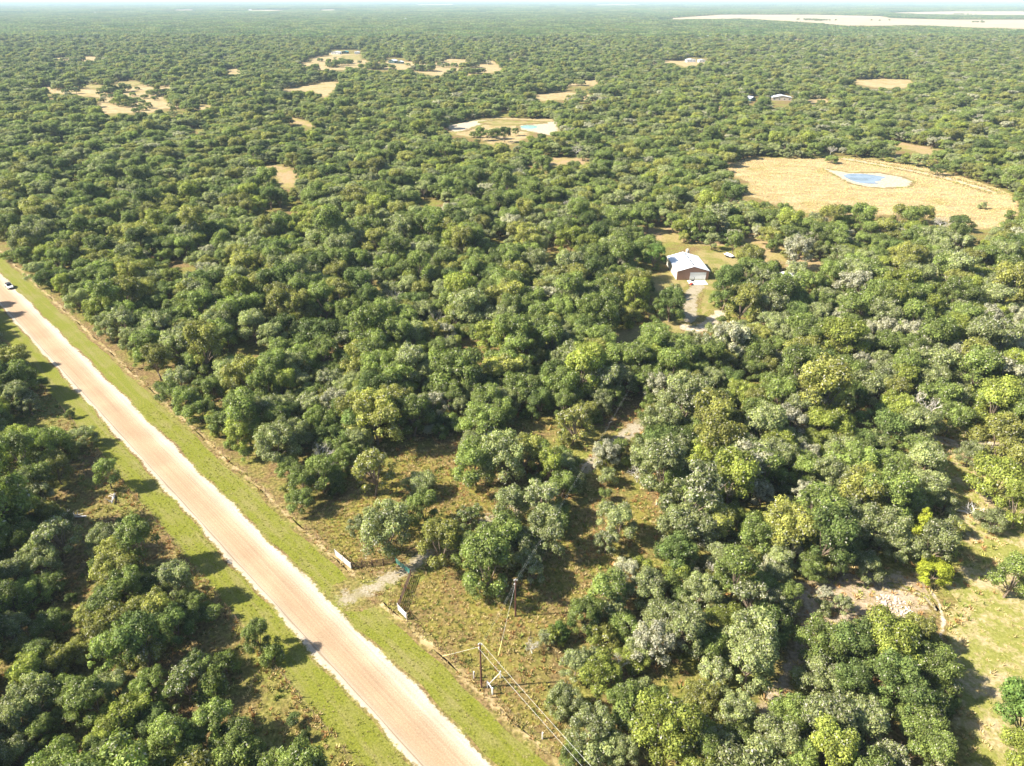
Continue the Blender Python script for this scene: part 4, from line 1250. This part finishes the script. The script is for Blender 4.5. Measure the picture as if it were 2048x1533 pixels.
def gable(name, label, cat, FL, FR, bv, he, hr, wallf, walls, roofm, door=None, trim=True, group=None, ribs=True, over=.25, windows=()):
    """gabled building: FL, FR front ground corners, bv vector to the back; parts wall, roof, door, window"""
    FL = Vector((FL[0], FL[1], 0)); FR = Vector((FR[0], FR[1], 0)); bv = Vector((bv[0], bv[1], 0))
    w = (FR - FL).length; L = bv.length
    ang = math.atan2((FR - FL).y, (FR - FL).x)
    t = thing(name, label, cat, (FL + FR) / 2, ang, group)
    # local frame: x across the front, y backwards
    f = MB(); hw = w / 2
    f.add([(-hw, 0, 0), (hw, 0, 0), (hw, 0, he), (0, 0, hr), (-hw, 0, he)], [(0, 1, 2, 3, 4)])
    if ribs:
        for i in range(int(w / .55)):
            x = -hw + .3 + i * .55
            zt = he + (hr - he) * (1 - abs(x) / hw) - .06
            if door and abs(x - door[0]) < door[1] / 2 + .1:
                if door[2] + .15 < zt: f.box((x, -.025, (zt + door[2]) / 2 + .08), (.16, .05, zt - door[2] - .16))
            else:
                f.box((x, -.025, zt / 2), (.16, .05, zt))
    f.build('wall', wallf, t)
    b = MB(); b.add([(-hw, L, 0), (hw, L, 0), (hw, L, he), (0, L, hr), (-hw, L, he)], [(4, 3, 2, 1, 0)]); b.build('wall', walls, t)
    for sx in (-1, 1):
        s = MB(); s.add([(sx * hw, 0, 0), (sx * hw, L, 0), (sx * hw, L, he), (sx * hw, 0, he)], [(0, 1, 2, 3)])
        if ribs:
            for i in range(int(L / .9)):
                s.box((sx * (hw + .025), .4 + i * .9, he / 2), (.05, .16, he - .02))
        s.build('wall', walls, t)
    for sx in (-1, 1):
        r = MB(); th = .10
        ex = hw + over; ez = he - over * (hr - he) / hw
        y0, y1 = -over, L + over
        vs = [(sx * .0, y0, hr + .03), (sx * ex, y0, ez + .03), (sx * ex, y1, ez + .03), (0, y1, hr + .03)]
        vs += [(v[0], v[1], v[2] + th) for v in vs]
        r.add(vs, [(0, 1, 2, 3), (7, 6, 5, 4), (0, 4, 5, 1), (1, 5, 6, 2), (2, 6, 7, 3), (3, 7, 4, 0)])
        if ribs:
            for i in range(int((y1 - y0) / .6)):
                yy = y0 + .3 + i * .6
                r.beam((sx * .06, yy, hr + th + .045), (sx * (ex - .02), yy, ez + th + .05), .05, .04)
        r.build('roof', roofm, t)
    if trim:
        c = MB()
        for sx in (-1, 1):
            c.beam((sx * .02, -over - .03, hr + .02), (sx * (hw + over), -over - .03, he - over * (hr - he) / hw + .02), .06, .22)
        c.build('trim', MAT['trim'], t)
    if door:
        dx, dw, dh = door
        fr = MB()
        fr.box((dx - dw / 2 - .12, -.05, dh / 2), (.2, .14, dh)); fr.box((dx + dw / 2 + .12, -.05, dh / 2), (.2, .14, dh)); fr.box((dx, -.05, dh + .1), (dw + .44, .14, .2))
        d = MB()
        for i in range(4):
            d.box((dx, -.03, (i + .5) * dh / 4), (dw, .06, dh / 4 - .04))
        do = d.build('door', MAT['white'], t)
        fr.build('frame', MAT['white'], do)
    for (wx, wz, ww, wh) in windows:
        wo = MB().box((wx, -.04, wz), (ww + .2, .08, wh + .2)).build('window', MAT['white'], t)
        MB().box((wx, -.09, wz), (ww, .03, wh)).build('pane', MAT['glass'], wo)
    return t, w, L

FL, FR = G(1352.5, 560.5), G(1416, 560)
a_, b_ = G(1387, 534.7, 5.0), G(1376, 505.5, 5.0)
barn, bw, bl = gable('metal_barn', 'brown ribbed metal barn with pale roof and white roll-up door in the clearing', 'barn', FL, FR, (b_[0] - a_[0], b_[1] - a_[1]), 3.3, 5.0, MAT['brown'], MAT['cream'], MAT['galv'], door=(1.9, 5.4, 2.7))
for i in range(4):
    MB().box((.12, 2.2 + i * 3.9, 5.22), (.22, 1.9, .14)).build('ridge_vent', MAT['dark'], barn)
ap = thing('concrete_apron', 'white concrete apron in front of the barn door', 'slab', (*G(1395, 566), 0), barn.rotation_euler[2])
MB().box((0, 0.1, .06), (6.6, 4.3, .12)).build('slab', MAT['concrete'], ap)
gx_, gy_ = G(1385, 566)
sm = thing('smoker_grill', 'small dark grill with a stovepipe standing on the concrete apron by the barn door', 'grill', (gx_, gy_, .12), .3)
MB().tube([(-.55, 0, .8), (.55, 0, .8)], .32, 12).build('barrel', MAT['dark'], sm)
MB().tube([(.5, 0, 1.0), (.5, 0, 1.9)], .09, 8).build('chimney', MAT['dark'], sm)
for sx, sy in ((-.45, -.2), (.45, -.2), (-.45, .2), (.45, .2)):
    MB().beam((sx, sy, 0), (sx, sy, .7), .06, .06).build('leg', MAT['dark'], sm)
fx, fy = G(1382, 570)
dm = thing('red_cart', 'small reddish cart beside the grill in front of the barn', 'cart', (fx, fy, 0), .9)
MB().box((0, 0, .42), (1.3, .75, .35)).build('tray', MAT['red'], dm)
for sx, sy in ((-.4, -.42), (.4, -.42), (-.4, .42), (.4, .42)):
    MB().tube([(sx, sy - .05, .2), (sx, sy + .05, .2)], .2, 10).build('wheel', MAT['tyre'], dm)
_bv = Vector((b_[0] - a_[0], b_[1] - a_[1], 0)); _fc = Vector(((G(1352.5, 560.5)[0] + G(1416, 560)[0]) / 2, G(1384, 560)[1], 0)) + _bv * (1 + 2.2 / _bv.length)
tk_ = thing('storage_tank', 'small tan tank standing behind the far gable of the barn', 'tank', _fc)
MB().tube([(0, 0, 0), (0, 0, 5.2), (0, 0, 5.7)], [.7, .7, .25], 14).build('tank', MAT['tan'], tk_)
# canopy
FL, FR = G(1564, 571), G(1608, 573)
can = thing('carport_canopy', 'white gabled carport canopy half hidden behind oaks right of the barn', 'canopy', ((FL[0] + FR[0]) / 2, (FL[1] + FR[1]) / 2, 0), math.atan2(FR[1] - FL[1], FR[0] - FL[0]))
w_c = math.hypot(FR[0] - FL[0], FR[1] - FL[1]); hw = w_c / 2
for sx in (-1, 1):
    MB().add([(0, -.2, 3.5), (sx * (hw + .2), -.2, 2.5), (sx * (hw + .2), 6.2, 2.5), (0, 6.2, 3.5), (0, -.2, 3.58), (sx * (hw + .2), -.2, 2.58), (sx * (hw + .2), 6.2, 2.58), (0, 6.2, 3.58)],
             [(0, 1, 2, 3), (7, 6, 5, 4), (0, 4, 5, 1), (1, 5, 6, 2), (2, 6, 7, 3)]).build('roof', MAT['canvas'], can)
MB().box((0, 6.0, 1.25), (w_c, .05, 2.4)).build('wall', MAT['canvas'], can)
MB().box((hw, 3, 1.25), (.05, 5.8, 2.4)).build('wall', MAT['canvas'], can)
for sx in (-1, 1):
    for sy in (0, 3, 6):
        MB().tube([(sx * (hw - .08), sy, 0), (sx * (hw - .08), sy, 2.55)], .05, 6).build('post', MAT['white'], can)
tb_ = thing('tarpaulin', 'blue tarpaulin over goods under the left side of the white canopy', 'tarpaulin', can.location, can.rotation_euler[2])
mbt = MB(); rr_ = random.Random(3)
gv = []; nx_, ny_ = 9, 7
for j in range(ny_):
    for i in range(nx_):
        u_, v_ = i / (nx_ - 1), j / (ny_ - 1)
        e_ = min(u_, 1 - u_, v_, 1 - v_) * 4
        gv.append((-hw + .3 + u_ * 3.0, .2 + v_ * 3.2, min(1, e_) * (1.3 + rr_.uniform(-.2, .2))))
mbt.add(gv, [(j * nx_ + i, j * nx_ + i + 1, (j + 1) * nx_ + i + 1, (j + 1) * nx_ + i) for j in range(ny_ - 1) for i in range(nx_ - 1)])
mbt.build('cover', MAT['blue'], tb_)
# covered trailer
cx_, cy_ = G(1458, 514)
trl = thing('flatbed_trailer', 'small flatbed trailer carrying a pale cover in the grass behind the barn', 'trailer', (cx_, cy_, 0), R(118))
MB().box((0, 0, .6), (4.2, 2.0, .14)).build('deck', MAT['wood'], trl)
MB().beam((2.1, .6, .55), (3.2, 0, .5), .1, .1).beam((2.1, -.6, .55), (3.2, 0, .5), .1, .1).build('drawbar', MAT['steel'], trl)
cv = []; rr_ = random.Random(4)
for j in range(6):
    for i in range(10):
        u_, v_ = i / 9, j / 5
        e_ = min(u_ * 2, (1 - u_) * 2, v_, 1 - v_) * 4
        cv.append((-2 + 4 * u_, -.9 + 1.8 * v_, .68 + min(1, e_) * (.55 + rr_.uniform(-.12, .12))))
mbt = MB(); mbt.add(cv, [(j * 10 + i, j * 10 + i + 1, (j + 1) * 10 + i + 1, (j + 1) * 10 + i) for j in range(5) for i in range(9)])
mbt.build('cover', MAT['canvas'], trl)
for sx in (-.45, .45):
    for sy in (-1.08, 1.08):
        MB().tube([(sx, sy - .1, .33), (sx, sy + .1, .33)], .33, 12).build('wheel', MAT['tyre'], trl)

# ------------------------------------------------------------------ far houses
def house(a, b, wpx, L, he, hr, wall, roof, label, ang=0.0, name='house', cat='house', win=2):
    x, y = G(a, b)
    w = wpx * depth(x, y) / F
    c, s = math.cos(ang) * w / 2, math.sin(ang) * w / 2
    bv = (-math.sin(ang) * L, math.cos(ang) * L)
    wins = [(-w / 2 + w * (i + .5) / win, he * .55, min(1.2, w * .1), 1.0) for i in range(win)]
    gable(name, label, cat, (x - c, y - s), (x + c, y + s), bv, he, hr, wall, wall, roof, ribs=False, trim=False, windows=wins, over=.5)
house(1563, 202, 38, 10, 3.0, 4.8, MAT['tan'], MAT['galv'], 'long low house with a white roof among the oaks at upper right', R(-8), win=4)
house(1506, 203, 12, 8, 2.6, 4.2, MAT['bluegrey'], MAT['steel'], 'small dark grey house left of the long white-roofed house', R(20))
house(671, 109, 17, 12, 3.2, 4.4, MAT['white'], MAT['galv'], 'white house left of the teal-roofed one in the upper clearing', R(-5), win=3)
house(690, 108, 12, 9, 3.4, 4.6, MAT['bluegrey'], MAT['teal'], 'small building with a teal roof beside the white house in the upper clearing', 0)
house(714, 108, 10, 8, 2.6, 3.4, MAT['white'], MAT['galv'], 'white trailer home at the right end of the upper yard', R(4), 'mobile_home', 'mobile home')
house(783, 127, 14, 11, 3.6, 5.2, MAT['bluegrey'], MAT['galv'], 'dark green house with pale roof above the straw clearing', R(-20), win=3)
house(799, 128, 12, 8, 2.8, 3.8, MAT['bluegrey'], MAT['galv'], 'low grey annex right of the dark green house', R(-10))
house(1382, 125, 18, 11, 3.4, 4.6, MAT['white'], MAT['galv'], 'larger white farmhouse at the end of the pale yard', 0, win=3)
house(1404, 125, 13, 9, 3.0, 4.0, MAT['white'], MAT['galv'], 'smaller white outbuilding right of the white farmhouse', 0)
house(1072, 116, 12, 8, 2.6, 3.4, MAT['tan'], MAT['galv'], 'open pale shed by the thin clearing right of the upper pasture', 0, 'shed', 'shed')
house(1197, 127, 10, 7, 2.4, 3.2, MAT['white'], MAT['galv'], 'small white shed alone in the wood above the turquoise pond', 0, 'shed', 'shed')
house(839, 69, 8, 12, 4.5, 6.5, MAT['red'], MAT['red'], 'red barn far off in the wood above the pale green trees', 0, 'barn', 'barn', win=1)
house(810, 41, 9, 16, 5.5, 8.5, MAT['white'], MAT['galv'], 'white farmhouse far off above the red barn, left of two', 0)
house(846, 39, 8, 16, 5.5, 8.0, MAT['tan'], MAT['galv'], 'tan farmhouse far off above the red barn, right of two', 0)
for i, (a, b, w) in enumerate(((105, 30, 9), (140, 29, 12), (165, 30, 8), (190, 28, 10), (215, 30, 7), (1370, 74, 8), (1416, 78, 7), (1668, 78, 6), (1063, 55, 8), (1610, 20, 9), (1850, 12, 8), (340, 19, 6), (500, 21, 6), (620, 20, 7), (730, 17, 5))):
    desc = ['leftmost', 'second from the left', 'middle', 'fourth from the left', 'rightmost'][i] + ' of five pale roofs below the horizon at upper left' if i < 5 else \
        ['pale roof in the wood below the left end of the big pasture, left of two', 'pale roof in the wood below the left end of the big pasture, right of two', 'pale roof in the wood just below the right part of the pasture', 'pale roof in the wood above the thin clearing right of centre',
         'pale roof on the wood beyond the big pasture', 'pale roof near the horizon at upper right', 'distant pale roof nearest the left end of the haze line', 'distant pale roof above the left third of the picture', 'distant pale roof above the green tree row', 'distant pale roof nearest the top centre'][i - 5]
    house(a, b, w, 12, 5.0, 7.0, MAT['white'], MAT['galv'], desc, 0, 'farm_building', 'building', win=1)

# ------------------------------------------------------------------ poles and wires
def pole_height(pxb, pyb, pyt):
    x, y = G(pxb, pyb)
    lo, hi = 1.0, 20.0
    for _ in range(40):
        mid = (lo + hi) / 2
        if PX(x, y, mid)[1] > pyt: lo = mid
        else: hi = mid
    return x, y, lo
def utility_pole(b, top, label, xf=False):
    x, y, h = pole_height(b[0], b[1], top)
    t = thing('utility_pole', label, 'utility pole', (x, y, 0), 0, 'utility poles')
    MB().tube([(0, 0, -.2), (0, 0, h * .5), (0, 0, h)], [.17, .14, .11], 10).build('shaft', MAT['pole'], t)
    for dx, dz in ((-.22, -.15), (.22, -.15), (-.2, -1.0)):
        ins = MB().beam((0, 0, h + dz), (dx, 0, h + dz), .06, .06)
        ins.tube([(dx, 0, h + dz - .05), (dx, 0, h + dz + .22)], [.09, .06], 8)
        ins.build('insulator', MAT['porcelain'], t)
    MB().tube([(0, 0, h), (0, 0, h + .25)], [.07, .04], 8).build('insulator', MAT['porcelain'], t)
    if xf:
        MB().tube([(-.42, 0, h - 2.2), (-.42, 0, h - 1.2), (-.42, 0, h - 1.1)], [.28, .28, .15], 12).build('transformer', MAT['steel'], t)
        MB().box((-.2, 0, h - 1.6), (.3, .1, .3)).build('bracket', MAT['steel'], t)
    return Vector((x, y, h))
P1_ = utility_pole((963, 1376), 1288, 'dark utility pole on the fence line beside the road, with white insulators')
P2_ = utility_pole((1031, 1233), 1160, 'slim reddish utility pole in the rough grass right of the entrance')
P3_ = utility_pole((1303, 722), 694, 'utility pole with a transformer can rising from the wood below the barn', True)
gx2, gy2 = G(1330, 1700)
P0_ = Vector((P1_.x + 26, P1_.y - 33, P1_.z))
def sag(a, b, s, n=14):
    return [a.lerp(b, i / n) - Vector((0, 0, s * 4 * (i / n) * (1 - i / n))) for i in range(n + 1)]
pl_ = thing('power_line', 'power line wires strung from pole to pole above the entrance and the wood', 'power line', (0, 0, 0))
for a, b, dz, dx, wr_ in [(*q, .013 if q[1] is P0_ else .0055) for q in ((P1_, P0_, .15, .2), (P1_, P0_, -1.0, -.2), (P1_, P2_, .15, .1), (P1_, P2_, -1.0, -.1), (P2_, P3_, .15, .1), (P2_, P3_, -1.0, -.1))]:
    MB().tube(sag(a + Vector((dx, 0, dz)), b + Vector((dx, 0, dz)), .5), wr_, 4).build('wire', MAT['wire'], pl_)
def guy(top, anchor, label):
    t = thing('guy_wire', label, 'guy wire', anchor)
    tp_ = top - Vector(anchor)
    MB().tube([(0, 0, 0), tuple(tp_)], .015, 4).build('wire', MAT['wire'], t)
    d = tp_.normalized()
    MB().tube([tuple(d * .1), tuple(d * 2.4)], .05, 6).build('guard', MAT['yellow'], t)
ax, ay = G(885, 1313)
guy(P1_ - Vector((0, 0, .6)), (ax, ay, 0), 'guy wire with yellow guard running left from the roadside pole')
ax, ay = G(996, 1314)
guy(P2_ - Vector((0, 0, .6)), (ax, ay, 0), 'guy wire with yellow guard standing between the two utility poles')

# ------------------------------------------------------------------ entrance
def rail_fence(name, label, pts, nr, hgt, mat, rail, post_every=2.4, rail_h=.14, thick=.05, cat='fence', post=.14, pmat=None):
    x0, y0 = G(*pts[0])
    t = thing(name, label, cat, (x0, y0, 0))
    Q = [Vector((G(*p)[0] - x0, G(*p)[1] - y0, 0)) for p in pts]
    for a, b in zip(Q[:-1], Q[1:]):
        L = (b - a).length; n = max(1, round(L / post_every))
        for i in range(n):
            p, q = a.lerp(b, i / n), a.lerp(b, (i + 1) / n)
            MB().box((p.x, p.y, hgt / 2 + .04), (post, post, hgt + .12)).build('post', pmat or mat, t)
            for k_ in range(nr):
                z = .22 + (hgt - .3) * k_ / (nr - 1)
                MB().beam((p.x, p.y, z), (q.x, q.y, z), thick, rail_h).build(rail, mat, t)
    e = Q[-1]
    MB().box((e.x, e.y, hgt / 2 + .04), (post, post, hgt + .12)).build('post', pmat or mat, t)
    return t
rail_fence('board_fence', 'short silvery board fence panel left of the entrance, facing the road', [(671, 1112), (703, 1139)], 5, 1.5, MAT['greywood'], 'board')
rail_fence('board_fence', 'dark brown board fence wing leading in to the gate from the left', [(704, 1138.5), (745, 1134), (789, 1127)], 5, 1.5, MAT['wood'], 'board')
rail_fence('pipe_gate', 'open green pipe gate across the track between the two fence wings', [(792, 1127), (820, 1150)], 6, 1.35, MAT['greenp'], 'rail', post_every=9, rail_h=.055, thick=.055, cat='gate', post=.1)
rail_fence('board_fence', 'dark brown board fence wing curving down from the gate on the right', [(822, 1153), (811, 1182), (802, 1205), (797, 1219)], 5, 1.5, MAT['wood'], 'board')
rail_fence('board_fence', 'short silvery board fence panel right of the entrance, near the curved wing', [(796, 1221), (814, 1240)], 5, 1.5, MAT['greywood'], 'board')

def wire_fence(label, s, t0, t1, step, skip=(), h=1.25):
    o = np.array([s * RN[0] + t0 * RD[0], s * RN[1] + t0 * RD[1]])
    f = thing('wire_fence', label, 'fence', (o[0], o[1], 0))
    me = MB().tube([(0, 0, -.1), (0, 0, h + .1)], .05, 6).mesh('post', MAT['rusty'])
    tt_ = np.arange(t0, t1, step)
    for tv in tt_:
        if any(a < tv < b for a, b in skip): continue
        p = np.array([s * RN[0] + tv * RD[0], s * RN[1] + tv * RD[1]]) - o
        po = bpy.data.objects.new('post', me); po.location = (p[0] + trng.uniform(-.05, .05), p[1], 0); po.rotation_euler = (trng.uniform(-.05, .05), trng.uniform(-.05, .05), 0); put(po, f)
    segs = []; a = t0
    for q in sorted(skip): segs.append((a, q[0])); a = q[1]
    segs.append((a, t1))
    for z in (.35, .65, .95, 1.2):
        mb = MB()
        for a, b in segs:
            pa = np.array([s * RN[0] + a * RD[0], s * RN[1] + a * RD[1]]) - o; pb = np.array([s * RN[0] + b * RD[0], s * RN[1] + b * RD[1]]) - o
            mb.tube([(pa[0], pa[1], z), (pb[0], pb[1], z)], .004, 3)
        mb.build('wire', MAT['rusty'], f)
def tpos(px, py):
    x, y = G(px, py); return x * RD[0] + y * RD[1]
wire_fence('wire fence with thin posts along the wooded side of the verge', 43.9, -280, 10, 4.0, skip=((tpos(671, 1105) - .3, tpos(814, 1240) + .3),))
wire_fence('wire fence with thin posts along the left side of the road', 24.0, -200, 10, 4.0)

# corner brace posts by the roadside pole
bx_, by_ = G(975, 1376)
br_ = thing('brace_posts', 'weathered brace posts with a diagonal rail at the foot of the roadside pole', 'fence', (bx_, by_, 0))
def rel(px, py): a, b = G(px, py); return (a - bx_, b - by_)
for (a, b) in ((975, 1376), (1001, 1356), (948, 1357)):
    p = rel(a, b); MB().tube([(p[0], p[1], -.1), (p[0], p[1], 1.5)], .11, 8).build('post', MAT['greywood'], br_)
p = rel(1001, 1356)
MB().beam((0, 0, .5), (p[0], p[1], 1.2), .09, .09).build('rail', MAT['greywood'], br_)
for (a, b) in ((985, 1389), ):
    p = rel(a, b); MB().tube([(p[0], p[1], 0), (p[0], p[1], 1.4)], .12, 8).build('post', MAT['white'], br_)
    q = rel(976, 1378); MB().beam((p[0], p[1], 1.1), (q[0], q[1], 1.5), .1, .1).build('rail', MAT['white'], br_)
hx, hy = G(1085, 1478)
cp = thing('corner_post', 'lone short post by the verge near the bottom edge', 'post', (hx, hy, 0))
MB().tube([(0, 0, -.1), (0, 0, 1.4)], .12, 8).build('shaft', MAT['greywood'], cp)

# ------------------------------------------------------------------ the car on the road
def make_car(px, py, label):
    x, y = G(px, py)
    ang = math.atan2(RD[1], RD[0])
    t = thing('car', label, 'car', (x, y, .03), ang)
    # body sections along x (front at +x): x, half width, bottom, top
    sec = [(-2.35, .78, .50, .80), (-2.25, .90, .38, 1.02), (-1.2, .95, .32, 1.06), (0.2, .95, .32, 1.04), (1.1, .94, .32, 1.00), (2.0, .88, .36, .90), (2.35, .74, .45, .70)]
    def loft(sec, mat, nm, par, tuck=.06):
        vs = []
        for (a, hw_, z0, z1) in sec:
            vs += [(a, -hw_ + tuck, z0), (a, -hw_, z0 + .15), (a, -hw_, z1 - .12), (a, -hw_ + .1, z1), (a, hw_ - .1, z1), (a, hw_, z1 - .12), (a, hw_, z0 + .15), (a, hw_ - tuck, z0)]
        fs = []
        for i in range(len(sec) - 1):
            for j in range(8):
                fs.append((i * 8 + j, i * 8 + (j + 1) % 8, (i + 1) * 8 + (j + 1) % 8, (i + 1) * 8 + j))
        fs.append(tuple(range(7, -1, -1))); fs.append(tuple((len(sec) - 1) * 8 + j for j in range(8)))
        return MB().add(vs, fs).build(nm, mat, par)
    body = loft(sec, MAT['carw'], 'body', t)
    # cabin (dark glass) and roof
    gl = MB()
    lo_ = [(-2.0, .86, 1.02), (1.15, .84, 1.0)]; hi_ = [(-1.55, .70, 1.62), (.35, .70, 1.62)]
    gl.add([(lo_[0][0], -lo_[0][1], lo_[0][2]), (lo_[1][0], -lo_[1][1], lo_[1][2]), (lo_[1][0], lo_[1][1], lo_[1][2]), (lo_[0][0], lo_[0][1], lo_[0][2]),
            (hi_[0][0], -hi_[0][1], hi_[0][2]), (hi_[1][0], -hi_[1][1], hi_[1][2]), (hi_[1][0], hi_[1][1], hi_[1][2]), (hi_[0][0], hi_[0][1], hi_[0][2])],
           [(0, 1, 5, 4), (1, 2, 6, 5), (2, 3, 7, 6), (3, 0, 4, 7), (4, 5, 6, 7)])
    gl.build('window', MAT['glass'], t)
    MB().box((-.6, 0, 1.65), (1.85, 1.34, .06)).build('roof', MAT['dark'], t)
    for sy in (-1, 1):
        MB().beam((1.12, sy * .83, 1.02), (.36, sy * .70, 1.62), .07, .07).build('pillar', MAT['carw'], t)
        MB().box((2.3, sy * .58, .72), (.12, .3, .14)).build('headlight', MAT['lamp'], t)
        MB().box((.75, sy * 1.05, 1.05), (.15, .2, .14)).build('mirror', MAT['dark'], t)
        MB().box((-2.3, sy * .68, .85), (.1, .2, .25)).build('tail_light', MAT['red'], t)
        for sx in (-1.4, 1.45):
            w = MB().tube([(sx, sy * .80, .36), (sx, sy * .99, .36)], .36, 16).build('wheel', MAT['tyre'], t)
            MB().tube([(sx, sy * .99, .36), (sx, sy * 1.0, .36)], .2, 10).build('rim', MAT['steel'], w)
    MB().box((2.36, 0, .62), (.06, .9, .2)).build('grille', MAT['dark'], t)
    MB().box((2.38, 0, .42), (.12, 1.6, .16)).build('bumper', MAT['dark'], t)
make_car(20, 576, 'white car with dark roof driving towards the camera on the gravel road')

# ------------------------------------------------------------------ dead wood, rubble and small things
def dead_tree(px, py, label, Ln, seed, name='fallen_tree', cat='dead tree', mat='bleach'):
    x, y = G(px, py); r = np.random.default_rng(seed)
    t = thing(name, label, cat, (x, y, 0), r.random() * 6.28)
    mb = MB(); mb.tube([(-Ln / 2, 0, .2), (0, .1, .35), (Ln / 2, 0, .6)], [.2, .16, .08], 7); mb.build('trunk', MAT[mat], t)
    for _ in range(9):
        a = Vector((r.uniform(-.2, .5) * Ln, 0, .35)); d = Vector((r.normal(), r.normal(), abs(r.normal()) + .1)).normalized()
        L = Ln * r.uniform(.2, .45); m_ = a + d * L * .5 + Vector((r.normal(), r.normal(), r.normal())) * .15
        b = MB().tube([a, m_, a + d * L], [.1, .07, .03], 5)
        for _k in range(2): b.tube([m_, m_ + Vector((r.normal(), r.normal(), abs(r.normal()))).normalized() * L * .5], [.05, .02], 3)
        b.build('branch', MAT[mat], t)
dead_tree(145, 1036, 'bleached fallen dead tree with forked limbs left of the road', 5.5, 1)
dead_tree(1222, 678, 'white heap of dead branches in the grass below the barn', 5.0, 2, 'brush_pile', 'brush pile')
dead_tree(1938, 1028, 'pale fallen log in the meadow below the sandy track', 6.5, 4)
dead_tree(227, 1000, 'thin bleached log on the grass between wood and left fence', 3.5, 5)
rb = thing('rubble_heap', 'flat heap of pale broken rubble in the meadow clearing', 'rubble', (*G(1790, 1212), 0))
bx0, by0 = G(1790, 1212)
rr_ = np.random.default_rng(8)
mes = []
for j in range(5):
    v = rr_.normal(size=(12, 3)); v /= np.linalg.norm(v, axis=1)[:, None]
    mb = MB(); import bmesh
    bm = bmesh.new()
    for q in v: bm.verts.new(tuple(q * (.8, 1.0, .6)))
    bmesh.ops.convex_hull(bm, input=bm.verts)
    me = bpy.data.meshes.new('stone'); bm.to_mesh(me); bm.free(); me.materials.append(MAT['rock'] if j < 3 else MAT['bleach']); mes.append(me)
for j in range(210):
    a = rr_.random() * 6.283; q = math.sqrt(rr_.random())
    pxx, pyy = 1790 + q * 38 * math.cos(a) + q * 8 * math.sin(a), 1212 + q * 22 * math.sin(a) + q * 12 * math.cos(a)
    gx3, gy3 = G(pxx, pyy)
    s = .10 + .24 * rr_.random() ** 2
    o = bpy.data.objects.new('stone', mes[j % 5]); o.location = (gx3 - bx0, gy3 - by0, s * .35); o.scale = (s, s, s); o.rotation_euler = (rr_.random() * 6, rr_.random() * 6, rr_.random() * 6); put(o, rb)
x_, y_ = G(980, 876)
wb = thing('white_box', 'small white box-like shelter in the shade of the wood above the entrance clearing', 'shelter', (x_, y_, 0), .4)
MB().box((0, 0, .7), (2.0, 1.5, 1.4)).build('wall', MAT['white'], wb)
MB().add([(-1.2, -.95, 1.45), (1.2, -.95, 1.45), (1.2, .95, 1.75), (-1.2, .95, 1.75), (-1.2, -.95, 1.5), (1.2, -.95, 1.5), (1.2, .95, 1.8), (-1.2, .95, 1.8)], [(3, 2, 1, 0), (4, 5, 6, 7), (0, 1, 5, 4), (1, 2, 6, 5), (2, 3, 7, 6), (3, 0, 4, 7)]).build('roof', MAT['canvas'], wb)

# ------------------------------------------------------------------ air
hz = MB().box((0, 10300, 47.0), (64000, 23800, 96.0))
hm, hnt = new_mat("haze")
pv_ = N(hnt, 'ShaderNodeVolumePrincipled')
pv_.inputs['Color'].default_value = (0.66, 0.84, 1.0, 1)
pv_.inputs['Density'].default_value = 0.00007
pv_.inputs['Anisotropy'].default_value = 0.0
ho = N(hnt, 'ShaderNodeOutputMaterial'); hnt.links.new(pv_.outputs[0], ho.inputs['Volume'])
tag(hz.build('haze', hm), kind='stuff')
print('trees', len(trees), 'individual', int(indiv.sum()), 'patches', len(P1), len(P2), 'tufts', len(tp))
